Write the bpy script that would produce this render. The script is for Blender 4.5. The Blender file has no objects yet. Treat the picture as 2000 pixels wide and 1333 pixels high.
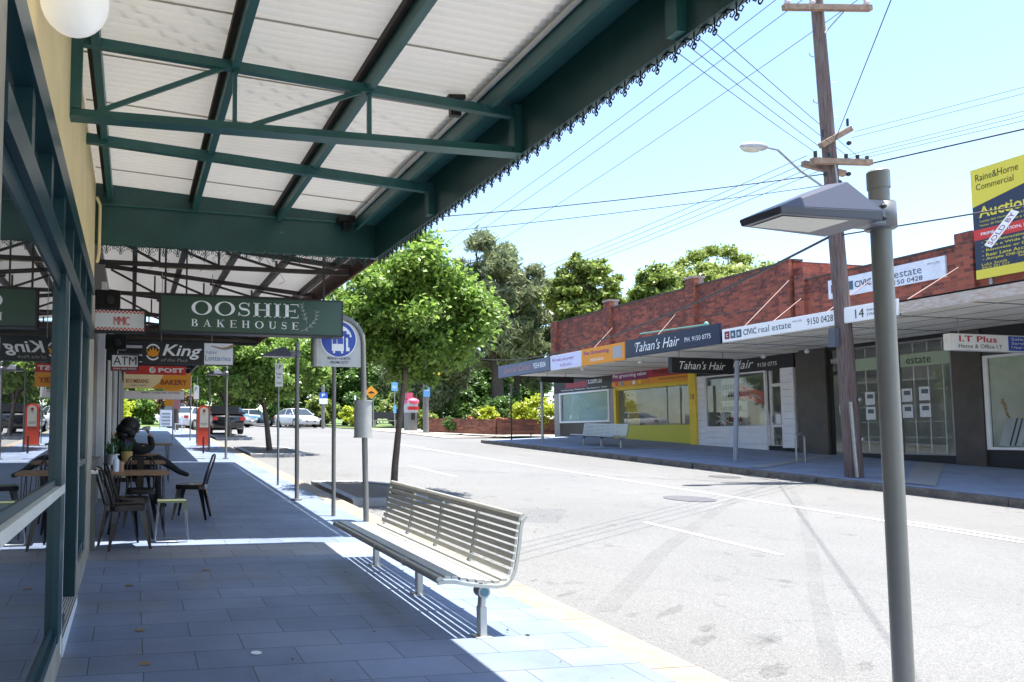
import bpy, bmesh, math, random
import numpy as np
from mathutils import Vector, Matrix
random.seed(7); rng = np.random.default_rng(7)
R = math.radians
sc = bpy.context.scene
C = sc.collection
# ------------------------------------------------------------ camera, world, sun, exposure
cam = bpy.data.cameras.new('camera'); co = bpy.data.objects.new('camera', cam); C.objects.link(co)
cam.lens = 1450 / 2000 * 36; cam.sensor_width = 36
cam.shift_x = (1000 - 544) / 2000; cam.shift_y = (750 - 666.5) / 2000
cam.clip_start = .05; cam.clip_end = 600
RW = np.array([[.98109072, .01804042, .19270584], [-.19348414, .0657549, .97889743], [.00498836, -.99767271, .06800206]])
M3 = Matrix([[RW[i][0], -RW[i][1], -RW[i][2]] for i in range(3)])
co.matrix_world = Matrix.Translation((0, 0, 1.55)) @ M3.to_4x4()
sc.camera = co
SUN = Vector((.19, -.05, 1)).normalized()
w = bpy.data.worlds.new('World'); sc.world = w; w.use_nodes = True
nt = w.node_tree
sky = nt.nodes.new('ShaderNodeTexSky'); sky.sky_type = 'NISHITA'; sky.sun_disc = False
sky.sun_elevation = math.asin(SUN.z); sky.sun_rotation = math.atan2(SUN.x, SUN.y)
sky.air_density = 1.0; sky.dust_density = 0.6; sky.ozone_density = 2.0
bg = nt.nodes['Background']; nt.links.new(sky.outputs[0], bg.inputs[0]); bg.inputs[1].default_value = .095
sl = bpy.data.lights.new('sun', 'SUN'); sl.energy = 3.8; sl.angle = R(.5); sl.color = (1, .965, .9)
so = bpy.data.objects.new('sun', sl); C.objects.link(so)
so.rotation_euler = SUN.to_track_quat('Z', 'Y').to_euler()
sc.view_settings.view_transform = 'Standard'; sc.view_settings.look = 'None'
sc.view_settings.exposure = 2.0; sc.view_settings.gamma = 1
sc.render.engine = 'CYCLES'
sc.render.resolution_x = 1024; sc.render.resolution_y = 682

# ------------------------------------------------------------ ground profile
def lon(y):
    if y < 34: return .043 * y
    if y < 50:
        t = y - 34; return 1.462 + .043 * t - .018 * t * t / 32
    return 1.462 + .688 - .144 + .025 * (y - 50)
def gz(x, y):
    b = lon(y)
    if x < 3.3: return b
    if x < 14.5: return b - .12 + .09 * (x - 3.4) / 11.1
    if x < 19.4: return b + .1 + .2 * (x - 14.5) / 4.9
    return b + .3

# ------------------------------------------------------------ materials
MATS = {}
def mat(name, col, rough=.6, metal=0., var=0., scale=8., bump=0., bscale=60., col2=None, coat=0, spec=None, trans=0., stretch=None, island=0.):
    if name in MATS: return MATS[name]
    m = bpy.data.materials.new(name); m.use_nodes = True; t = m.node_tree; b = t.nodes['Principled BSDF']
    b.inputs['Base Color'].default_value = (*col, 1); b.inputs['Roughness'].default_value = rough; b.inputs['Metallic'].default_value = metal
    if spec is not None: b.inputs['Specular IOR Level'].default_value = spec
    if coat: b.inputs['Coat Weight'].default_value = coat
    if var or bump or col2:
        tc = t.nodes.new('ShaderNodeTexCoord'); mp = t.nodes.new('ShaderNodeMapping'); t.links.new(tc.outputs['Object'], mp.inputs[0])
        if stretch: mp.inputs['Scale'].default_value = stretch
    if var or col2:
        n = t.nodes.new('ShaderNodeTexNoise'); n.inputs['Scale'].default_value = scale; n.inputs['Detail'].default_value = 6; n.inputs['Roughness'].default_value = .65
        t.links.new(mp.outputs[0], n.inputs[0])
        r = t.nodes.new('ShaderNodeValToRGB'); r.color_ramp.elements[0].position = .32; r.color_ramp.elements[1].position = .68
        c2 = col2 if col2 else tuple(min(1, c * (1 + var)) for c in col)
        c1 = col if col2 else tuple(c * (1 - var) for c in col)
        r.color_ramp.elements[0].color = (*c1, 1); r.color_ramp.elements[1].color = (*c2, 1)
        t.links.new(n.outputs[0], r.inputs[0]); t.links.new(r.outputs[0], b.inputs['Base Color'])
    if bump:
        n2 = t.nodes.new('ShaderNodeTexNoise'); n2.inputs['Scale'].default_value = bscale; n2.inputs['Detail'].default_value = 4
        t.links.new(mp.outputs[0], n2.inputs[0])
        bp = t.nodes.new('ShaderNodeBump'); bp.inputs['Strength'].default_value = bump; bp.inputs['Distance'].default_value = .01
        t.links.new(n2.outputs[0], bp.inputs['Height']); t.links.new(bp.outputs[0], b.inputs['Normal'])
    MATS[name] = m; return m
def leafmat(name, c1, c2, tr=.35, rough=.45):
    m = bpy.data.materials.new(name); m.use_nodes = True; t = m.node_tree; t.nodes.clear()
    o = t.nodes.new('ShaderNodeOutputMaterial'); g = t.nodes.new('ShaderNodeNewGeometry')
    r = t.nodes.new('ShaderNodeValToRGB'); r.color_ramp.elements[0].color = (*c1, 1); r.color_ramp.elements[1].color = (*c2, 1)
    t.links.new(g.outputs['Random Per Island'], r.inputs[0])
    d = t.nodes.new('ShaderNodeBsdfPrincipled'); d.inputs['Roughness'].default_value = rough
    tl = t.nodes.new('ShaderNodeBsdfTranslucent'); mx = t.nodes.new('ShaderNodeMixShader'); mx.inputs[0].default_value = tr
    t.links.new(r.outputs[0], d.inputs['Base Color']); t.links.new(r.outputs[0], tl.inputs[0])
    t.links.new(d.outputs[0], mx.inputs[1]); t.links.new(tl.outputs[0], mx.inputs[2]); t.links.new(mx.outputs[0], o.inputs[0])
    MATS[name] = m; return m
def glassmat(name, tint=(.75, .85, .85), ior=1.5, rough=0., fac=0., haze=0.):
    m = bpy.data.materials.new(name); m.use_nodes = True; t = m.node_tree; t.nodes.clear()
    o = t.nodes.new('ShaderNodeOutputMaterial'); f = t.nodes.new('ShaderNodeFresnel'); f.inputs[0].default_value = ior
    gg = t.nodes.new('ShaderNodeNewGeometry'); mr = t.nodes.new('ShaderNodeMapRange'); mr.inputs[3].default_value = ior; mr.inputs[4].default_value = 1 / ior   # thin pane: same reflectance from either side
    t.links.new(gg.outputs['Backfacing'], mr.inputs[0]); t.links.new(mr.outputs[0], f.inputs[0])
    tp = t.nodes.new('ShaderNodeBsdfTransparent'); tp.inputs[0].default_value = (*tint, 1)
    gl = t.nodes.new('ShaderNodeBsdfGlossy'); gl.inputs['Roughness'].default_value = rough
    mxx = t.nodes.new('ShaderNodeMath'); mxx.operation = 'MAXIMUM'; mxx.inputs[1].default_value = fac; t.links.new(f.outputs[0], mxx.inputs[0])
    mx = t.nodes.new('ShaderNodeMixShader'); t.links.new(mxx.outputs[0], mx.inputs[0]); t.links.new(tp.outputs[0], mx.inputs[1]); t.links.new(gl.outputs[0], mx.inputs[2])
    last = mx
    if haze:  # uneven milky haze put into the pane to brighten dark windows
        df = t.nodes.new('ShaderNodeBsdfDiffuse'); df.inputs[0].default_value = (.6, .62, .62, 1)
        m2 = t.nodes.new('ShaderNodeMixShader'); n = t.nodes.new('ShaderNodeTexNoise'); n.inputs['Scale'].default_value = 3; n.inputs['Detail'].default_value = 8
        mu = t.nodes.new('ShaderNodeMath'); mu.operation = 'MULTIPLY'; mu.inputs[1].default_value = haze * 2
        t.links.new(n.outputs[0], mu.inputs[0]); t.links.new(mu.outputs[0], m2.inputs[0]); t.links.new(mx.outputs[0], m2.inputs[1]); t.links.new(df.outputs[0], m2.inputs[2]); last = m2
    t.links.new(last.outputs[0], o.inputs[0]); MATS[name] = m; return m

teal = mat('teal_paint', (.022, .082, .08), .38, var=.18, scale=3, bump=.05)
teal2 = mat('shopfront_teal', (.011, .046, .058), .32, var=.15, scale=3)
def chipped(m, amt, sc_, col):
    t = m.node_tree; b = t.nodes['Principled BSDF']; g = t.nodes.new('ShaderNodeNewGeometry'); n = t.nodes.new('ShaderNodeTexNoise'); n.inputs['Scale'].default_value = sc_; n.inputs['Detail'].default_value = 10; n.inputs['Roughness'].default_value = .75
    t.links.new(g.outputs['Position'], n.inputs[0]); r_ = t.nodes.new('ShaderNodeMapRange'); r_.inputs[1].default_value = .66; r_.inputs[2].default_value = .69; r_.inputs[4].default_value = amt; t.links.new(n.outputs[0], r_.inputs[0])
    mm = t.nodes.new('ShaderNodeMix'); mm.data_type = 'RGBA'; t.links.new(b.inputs['Base Color'].links[0].from_socket, mm.inputs[6]); mm.inputs[7].default_value = (*col, 1); t.links.new(r_.outputs[0], mm.inputs[0]); t.links.new(mm.outputs[2], b.inputs['Base Color'])
chipped(teal, .8, 7, (.2, .22, .2)); chipped(greypaint0, .5, 9, (.1, .08, .06)) if False else None
tealgloss = mat('rafter_teal', (.028, .115, .11), .4, var=.15, scale=4)
cream = mat('cream_paint', (.93, .76, .42), .6, var=.07, scale=2.5, bump=.08, bscale=30)
white = mat('white_paint', (.85, .85, .85), .5, var=.05, scale=5)
offw = mat('off_white', (.68, .66, .6), .6, var=.08, scale=3)
dark = mat('dark_paint', (.02, .02, .022), .5)
black = mat('black_metal', (.012, .012, .013), .3, .3)
gun = mat('chair_gunmetal', (.028, .026, .028), .22, .75)
galv = mat('galvanised_steel', (.34, .35, .36), .42, .75, var=.15, scale=12)
greypaint = mat('grey_pole_paint', (.235, .23, .21), .45, .2, var=.06, scale=6)
chipped(greypaint, .6, 8, (.12, .10, .08))
chipped(cream, .35, 3, (.4, .3, .15)); chipped(tealgloss, .6, 9, (.10, .09, .07))
silver = mat('bench_silver', (.50, .50, .47), .42, .45, var=.05, scale=10)
stone = mat('stone_cladding', (.42, .37, .29), .5, var=.22, scale=4, bump=.1)
timber = mat('table_timber', (.22, .115, .055), .45, var=.35, scale=6, stretch=(1, 8, 8))
poleW = mat('pole_timber', (.10, .045, .038), .85, col2=(.19, .165, .16), scale=5, stretch=(9, 9, .35), bump=.6, bscale=14)
armW = mat('weathered_timber', (.25, .17, .125), .85, var=.3, scale=9, bump=.4)
bark = mat('tree_bark', (.13, .10, .075), .9, var=.35, scale=9, bump=.8, bscale=18)
barkd = mat('dark_bark', (.07, .055, .045), .9, var=.35, scale=9)
blkint = mat('dark_interior', (.035, .037, .037), .8, var=.3, scale=1.5)
navy = mat('navy_sign', (.02, .026, .06), .35)
textw = mat('white_lettering', (.93, .93, .95), .5)
textk = mat('black_lettering', (.015, .015, .018), .5)
red = mat('red_paint', (.62, .035, .025), .4)
maroon = mat('maroon_paint', (.28, .01, .03), .4)
yel = mat('yellow_paint', (.85, .62, .04), .5, var=.08, scale=3)
orange = mat('orange_sign', (.85, .33, .02), .5)
blue = mat('blue_sign', (.03, .12, .5), .4)
rust = mat('rusty_steel', (.10, .045, .025), .8, var=.5, scale=8)
asph = mat('wire_black', (.02, .02, .02), .6)
shopglass = glassmat('shop_glass', (.62, .72, .72), 1.7, 0, fac=.88, haze=.01)
farglass = glassmat('far_shop_glass', (.96, .98, .97), 1.5, 0, haze=.05)
def corr():
    return thin('roof_sheeting', (.80, .76, .69), .058)
def thin(name, col, amt):   # pale sheeting, translucency added so daylight brightens the space beneath
    m = mat(name, col, .55, var=.05, scale=1.2); t = m.node_tree; b = t.nodes['Principled BSDF']; o = t.nodes['Material Output']
    # corrugation shading put into the colour, troughs darker than ridges
    g = t.nodes.new('ShaderNodeNewGeometry'); sx = t.nodes.new('ShaderNodeSeparateXYZ'); t.links.new(g.outputs['Position'], sx.inputs[0])
    m1 = t.nodes.new('ShaderNodeMath'); m1.operation = 'MULTIPLY'; m1.inputs[1].default_value = 2 * math.pi / .076; t.links.new(sx.outputs[1], m1.inputs[0])
    m2 = t.nodes.new('ShaderNodeMath'); m2.operation = 'SINE'; t.links.new(m1.outputs[0], m2.inputs[0])
    m3 = t.nodes.new('ShaderNodeMapRange'); m3.inputs[1].default_value = -1; m3.inputs[2].default_value = 1; m3.inputs[3].default_value = .84; m3.inputs[4].default_value = 1.0; t.links.new(m2.outputs[0], m3.inputs[0])
    mm = t.nodes.new('ShaderNodeMix'); mm.data_type = 'RGBA'; mm.blend_type = 'MULTIPLY'; mm.inputs[0].default_value = 1
    src = b.inputs['Base Color'].links[0].from_socket; t.links.new(src, mm.inputs[6]); t.links.new(m3.outputs[0], mm.inputs[7]); t.links.new(mm.outputs[2], b.inputs['Base Color'])
    tl = t.nodes.new('ShaderNodeBsdfTranslucent'); mx = t.nodes.new('ShaderNodeMixShader'); mx.inputs[0].default_value = amt; tl.inputs[0].default_value = (.95, .93, .9, 1)
    t.links.new(b.outputs[0], mx.inputs[1]); t.links.new(tl.outputs[0], mx.inputs[2]); t.links.new(mx.outputs[0], o.inputs[0]); return m
sheet = corr()
def brickmat(name, axes='yz', c1=(.38, .095, .055), c2=(.22, .055, .04), mortar=(.20, .10, .07), bw=.27, bh=.094, dark=(.07, .03, .028), top=None):
    m = bpy.data.materials.new(name); m.use_nodes = True; t = m.node_tree; b = t.nodes['Principled BSDF']; b.inputs['Roughness'].default_value = .85
    g = t.nodes.new('ShaderNodeNewGeometry'); s = t.nodes.new('ShaderNodeSeparateXYZ'); t.links.new(g.outputs['Position'], s.inputs[0])
    cb = t.nodes.new('ShaderNodeCombineXYZ')
    t.links.new(s.outputs['XYZ'.index(axes[0].upper())], cb.inputs[0]); t.links.new(s.outputs['XYZ'.index(axes[1].upper())], cb.inputs[1])
    br = t.nodes.new('ShaderNodeTexBrick'); t.links.new(cb.outputs[0], br.inputs[0])
    br.inputs['Color1'].default_value = (*c1, 1); br.inputs['Color2'].default_value = (*c2, 1); br.inputs['Mortar'].default_value = (*mortar, 1)
    br.inputs['Scale'].default_value = 1; br.inputs['Brick Width'].default_value = bw; br.inputs['Row Height'].default_value = bh; br.inputs['Mortar Size'].default_value = .008; br.inputs['Mortar Smooth'].default_value = .3
    n = t.nodes.new('ShaderNodeTexNoise'); n.inputs['Scale'].default_value = 1.6; n.inputs['Detail'].default_value = 9; n.inputs['Roughness'].default_value = .7; t.links.new(g.outputs['Position'], n.inputs[0])
    add = t.nodes.new('ShaderNodeMath'); add.operation = 'ADD'
    if top:   # soot streaks gathered along the weathered parapet top
        mr = t.nodes.new('ShaderNodeMapRange'); mr.inputs[1].default_value = top[0]; mr.inputs[2].default_value = top[1]; mr.inputs[3].default_value = -.05; mr.inputs[4].default_value = .17
        t.links.new(s.outputs[2], mr.inputs[0]); t.links.new(mr.outputs[0], add.inputs[1])
    else: add.inputs[1].default_value = 0
    b2 = t.nodes.new('ShaderNodeTexBrick'); t.links.new(cb.outputs[0], b2.inputs[0])
    b2.inputs['Color1'].default_value = (0, 0, 0, 1); b2.inputs['Color2'].default_value = (1, 1, 1, 1); b2.inputs['Mortar'].default_value = (.2, .2, .2, 1)
    b2.inputs['Scale'].default_value = 1; b2.inputs['Brick Width'].default_value = bw; b2.inputs['Row Height'].default_value = bh; b2.inputs['Mortar Size'].default_value = .008
    pb = t.nodes.new('ShaderNodeMath'); pb.operation = 'MULTIPLY_ADD'; pb.inputs[1].default_value = .26; pb.inputs[2].default_value = -.12; t.links.new(b2.outputs[0], pb.inputs[0])
    pa = t.nodes.new('ShaderNodeMath'); pa.operation = 'ADD'; t.links.new(pb.outputs[0], pa.inputs[0]); t.links.new(n.outputs[0], pa.inputs[1])
    t.links.new(pa.outputs[0], add.inputs[0])
    r = t.nodes.new('ShaderNodeValToRGB'); r.color_ramp.elements[0].position = .44; r.color_ramp.elements[1].position = .6
    t.links.new(add.outputs[0], r.inputs[0])
    wn = t.nodes.new('ShaderNodeTexNoise'); wn.inputs['Scale'].default_value = 9; wn.inputs['Detail'].default_value = 2; t.links.new(g.outputs['Position'], wn.inputs[0])
    mr2 = t.nodes.new('ShaderNodeMapRange'); mr2.inputs[1].default_value = .3; mr2.inputs[2].default_value = .7; mr2.inputs[3].default_value = .1; mr2.inputs[4].default_value = .95; t.links.new(wn.outputs[0], mr2.inputs[0])
    mu = t.nodes.new('ShaderNodeMath'); mu.operation = 'MULTIPLY'; t.links.new(r.outputs[0], mu.inputs[0]); t.links.new(mr2.outputs[0], mu.inputs[1])
    mx = t.nodes.new('ShaderNodeMix'); mx.data_type = 'RGBA'; t.links.new(mu.outputs[0], mx.inputs[0]); t.links.new(br.outputs[0], mx.inputs[6]); mx.inputs[7].default_value = (*dark, 1)
    t.links.new(mx.outputs[2], b.inputs['Base Color'])
    bp = t.nodes.new('ShaderNodeBump'); bp.inputs['Strength'].default_value = .5; bp.inputs['Distance'].default_value = .01; bp.invert = True
    t.links.new(br.outputs['Fac'], bp.inputs['Height']); t.links.new(bp.outputs[0], b.inputs['Normal'])
    MATS[name] = m; return m
brickA = brickmat('red_brick_far', 'yz', top=(5.2, 6.9))
brickB = brickmat('red_brick_near', 'yz', c1=(.40, .10, .057), c2=(.27, .068, .045), mortar=(.22, .12, .09), top=(5.3, 6.6))
brickG = brickmat('garden_brick', 'yz', c1=(.30, .11, .06), c2=(.22, .07, .04))
brickX = brickmat('pier_brick', 'xz', c1=(.42, .12, .06), c2=(.32, .08, .04), dark=(.16, .06, .04))
def paver():
    m = bpy.data.materials.new('granite_pavers'); m.use_nodes = True; t = m.node_tree; b = t.nodes['Principled BSDF']
    g = t.nodes.new('ShaderNodeNewGeometry'); mp = t.nodes.new('ShaderNodeMapping'); mp.inputs['Location'].default_value = (-.09, -4.41 + .307 * 20, 0); t.links.new(g.outputs['Position'], mp.inputs[0])
    br = t.nodes.new('ShaderNodeTexBrick'); t.links.new(mp.outputs[0], br.inputs[0]); br.offset = .5; br.inputs['Scale'].default_value = 1
    br.inputs['Brick Width'].default_value = .63; br.inputs['Row Height'].default_value = .307; br.inputs['Mortar Size'].default_value = .0035; br.inputs['Mortar Smooth'].default_value = .1
    br.inputs['Color1'].default_value = (.155, .20, .30, 1); br.inputs['Color2'].default_value = (.20, .245, .35, 1); br.inputs['Mortar'].default_value = (.06, .065, .075, 1)
    n = t.nodes.new('ShaderNodeTexNoise'); n.inputs['Scale'].default_value = .9; n.inputs['Detail'].default_value = 8; n.inputs['Roughness'].default_value = .6; t.links.new(g.outputs['Position'], n.inputs[0])
    n2 = t.nodes.new('ShaderNodeTexNoise'); n2.inputs['Scale'].default_value = 140; n2.inputs['Detail'].default_value = 3; t.links.new(g.outputs['Position'], n2.inputs[0])
    m1 = t.nodes.new('ShaderNodeMapRange'); m1.inputs[1].default_value = .3; m1.inputs[2].default_value = .7; m1.inputs[3].default_value = .72; m1.inputs[4].default_value = 1.25; t.links.new(n.outputs[0], m1.inputs[0])
    m2 = t.nodes.new('ShaderNodeMapRange'); m2.inputs[1].default_value = .3; m2.inputs[2].default_value = .7; m2.inputs[3].default_value = .85; m2.inputs[4].default_value = 1.15; t.links.new(n2.outputs[0], m2.inputs[0])
    mu = t.nodes.new('ShaderNodeMath'); mu.operation = 'MULTIPLY'; t.links.new(m1.outputs[0], mu.inputs[0]); t.links.new(m2.outputs[0], mu.inputs[1])
    # tan paver band in front of the cafe and tan course along the kerb
    s = t.nodes.new('ShaderNodeSeparateXYZ'); t.links.new(g.outputs['Position'], s.inputs[0])
    def band(o, lo, hi):
        a = t.nodes.new('ShaderNodeMath'); a.operation = 'GREATER_THAN'; a.inputs[1].default_value = lo; t.links.new(s.outputs[o], a.inputs[0])
        c = t.nodes.new('ShaderNodeMath'); c.operation = 'LESS_THAN'; c.inputs[1].default_value = hi; t.links.new(s.outputs[o], c.inputs[0])
        d = t.nodes.new('ShaderNodeMath'); d.operation = 'MULTIPLY'; t.links.new(a.outputs[0], d.inputs[0]); t.links.new(c.outputs[0], d.inputs[1]); return d
    bd = band(1, 7.48, 8.094)
    mx0 = t.nodes.new('ShaderNodeMix'); mx0.data_type = 'RGBA'; mx0.blend_type = 'MULTIPLY'; mx0.inputs[7].default_value = (1.55, 1.25, .95, 1)
    t.links.new(bd.outputs[0], mx0.inputs[0]); t.links.new(br.outputs[0], mx0.inputs[6])
    # rusty tan blotches
    n3 = t.nodes.new('ShaderNodeTexNoise'); n3.inputs['Scale'].default_value = 1.3; n3.inputs['Detail'].default_value = 5; mp3 = t.nodes.new('ShaderNodeMapping'); mp3.inputs['Location'].default_value = (7, 3, 1); t.links.new(g.outputs['Position'], mp3.inputs[0]); t.links.new(mp3.outputs[0], n3.inputs[0])
    m3 = t.nodes.new('ShaderNodeMapRange'); m3.inputs[1].default_value = .58; m3.inputs[2].default_value = .72; m3.inputs[3].default_value = 0; m3.inputs[4].default_value = .55; t.links.new(n3.outputs[0], m3.inputs[0])
    mx1 = t.nodes.new('ShaderNodeMix'); mx1.data_type = 'RGBA'; mx1.blend_type = 'MULTIPLY'; mx1.inputs[7].default_value = (1.2, .98, .72, 1); t.links.new(m3.outputs[0], mx1.inputs[0]); t.links.new(mx0.outputs[2], mx1.inputs[6])
    vo = t.nodes.new('ShaderNodeTexVoronoi'); vo.inputs['Scale'].default_value = 2.6; t.links.new(g.outputs['Position'], vo.inputs[0])
    vm = t.nodes.new('ShaderNodeMapRange'); vm.inputs[1].default_value = .035; vm.inputs[2].default_value = .05; vm.inputs[3].default_value = .72; vm.inputs[4].default_value = 1; t.links.new(vo.outputs['Distance'], vm.inputs[0])
    vmu = t.nodes.new('ShaderNodeMath'); vmu.operation = 'MULTIPLY'; t.links.new(mu.outputs[0], vmu.inputs[0]); t.links.new(vm.outputs[0], vmu.inputs[1]); mu = vmu
    mx = t.nodes.new('ShaderNodeMix'); mx.data_type = 'RGBA'; mx.blend_type = 'MULTIPLY'; mx.inputs[0].default_value = 1; t.links.new(mx1.outputs[2], mx.inputs[6]); t.links.new(mu.outputs[0], mx.inputs[7])
    t.links.new(mx.outputs[2], b.inputs['Base Color']); b.inputs['Roughness'].default_value = .5
    bp = t.nodes.new('ShaderNodeBump'); bp.inputs['Strength'].default_value = .35; bp.inputs['Distance'].default_value = .004; t.links.new(m2.outputs[0], bp.inputs['Height']); t.links.new(bp.outputs[0], b.inputs['Normal'])
    MATS['pav'] = m; return m
pav = paver()
def asphalt():
    m = bpy.data.materials.new('asphalt'); m.use_nodes = True; t = m.node_tree; b = t.nodes['Principled BSDF']; b.inputs['Roughness'].default_value = .85
    g = t.nodes.new('ShaderNodeNewGeometry')
    def noise(sc_, det, lo, hi, a, c, off=0):
        mp = t.nodes.new('ShaderNodeMapping'); mp.inputs['Location'].default_value = (off, off * .7, 0); t.links.new(g.outputs['Position'], mp.inputs[0])
        n = t.nodes.new('ShaderNodeTexNoise'); n.inputs['Scale'].default_value = sc_; n.inputs['Detail'].default_value = det; n.inputs['Roughness'].default_value = .6; t.links.new(mp.outputs[0], n.inputs[0])
        r = t.nodes.new('ShaderNodeMapRange'); r.inputs[1].default_value = lo; r.inputs[2].default_value = hi; r.inputs[3].default_value = a; r.inputs[4].default_value = c; t.links.new(n.outputs[0], r.inputs[0]); return r
    a = noise(.35, 5, .3, .7, .9, 1.08); s1 = noise(95, 2, .32, .68, .66, 1.34); s2 = noise(28, 3, .3, .7, .9, 1.1); st = noise(2.6, 6, .62, .72, 1, .66, 11)
    cur = a
    for q in (s1, s2, st):
        mu = t.nodes.new('ShaderNodeMath'); mu.operation = 'MULTIPLY'; t.links.new(cur.outputs[0], mu.inputs[0]); t.links.new(q.outputs[0], mu.inputs[1]); cur = mu
    nw = t.nodes.new('ShaderNodeTexNoise'); nw.inputs['Scale'].default_value = 1.5; t.links.new(g.outputs['Position'], nw.inputs[0])
    ad = t.nodes.new('ShaderNodeVectorMath'); ad.operation = 'ADD'; t.links.new(g.outputs['Position'], ad.inputs[0]); t.links.new(nw.outputs['Color'], ad.inputs[1])
    vo = t.nodes.new('ShaderNodeTexVoronoi'); vo.feature = 'DISTANCE_TO_EDGE'; vo.inputs['Scale'].default_value = .33; t.links.new(ad.outputs[0], vo.inputs[0])
    vm = t.nodes.new('ShaderNodeMapRange'); vm.inputs[1].default_value = 0; vm.inputs[2].default_value = .006; vm.inputs[3].default_value = .86; vm.inputs[4].default_value = 1; t.links.new(vo.outputs['Distance'], vm.inputs[0])
    mu = t.nodes.new('ShaderNodeMath'); mu.operation = 'MULTIPLY'; t.links.new(cur.outputs[0], mu.inputs[0]); t.links.new(vm.outputs[0], mu.inputs[1]); cur = mu
    mx = t.nodes.new('ShaderNodeMix'); mx.data_type = 'RGBA'; mx.blend_type = 'MULTIPLY'; mx.inputs[0].default_value = 1; mx.inputs[6].default_value = (.148, .147, .144, 1); t.links.new(cur.outputs[0], mx.inputs[7])
    t.links.new(mx.outputs[2], b.inputs['Base Color'])
    bp = t.nodes.new('ShaderNodeBump'); bp.inputs['Strength'].default_value = .5; bp.inputs['Distance'].default_value = .006; t.links.new(s1.outputs[0], bp.inputs['Height']); t.links.new(bp.outputs[0], b.inputs['Normal'])
    MATS['asphalt'] = m; return m
asphm = asphalt()

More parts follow.
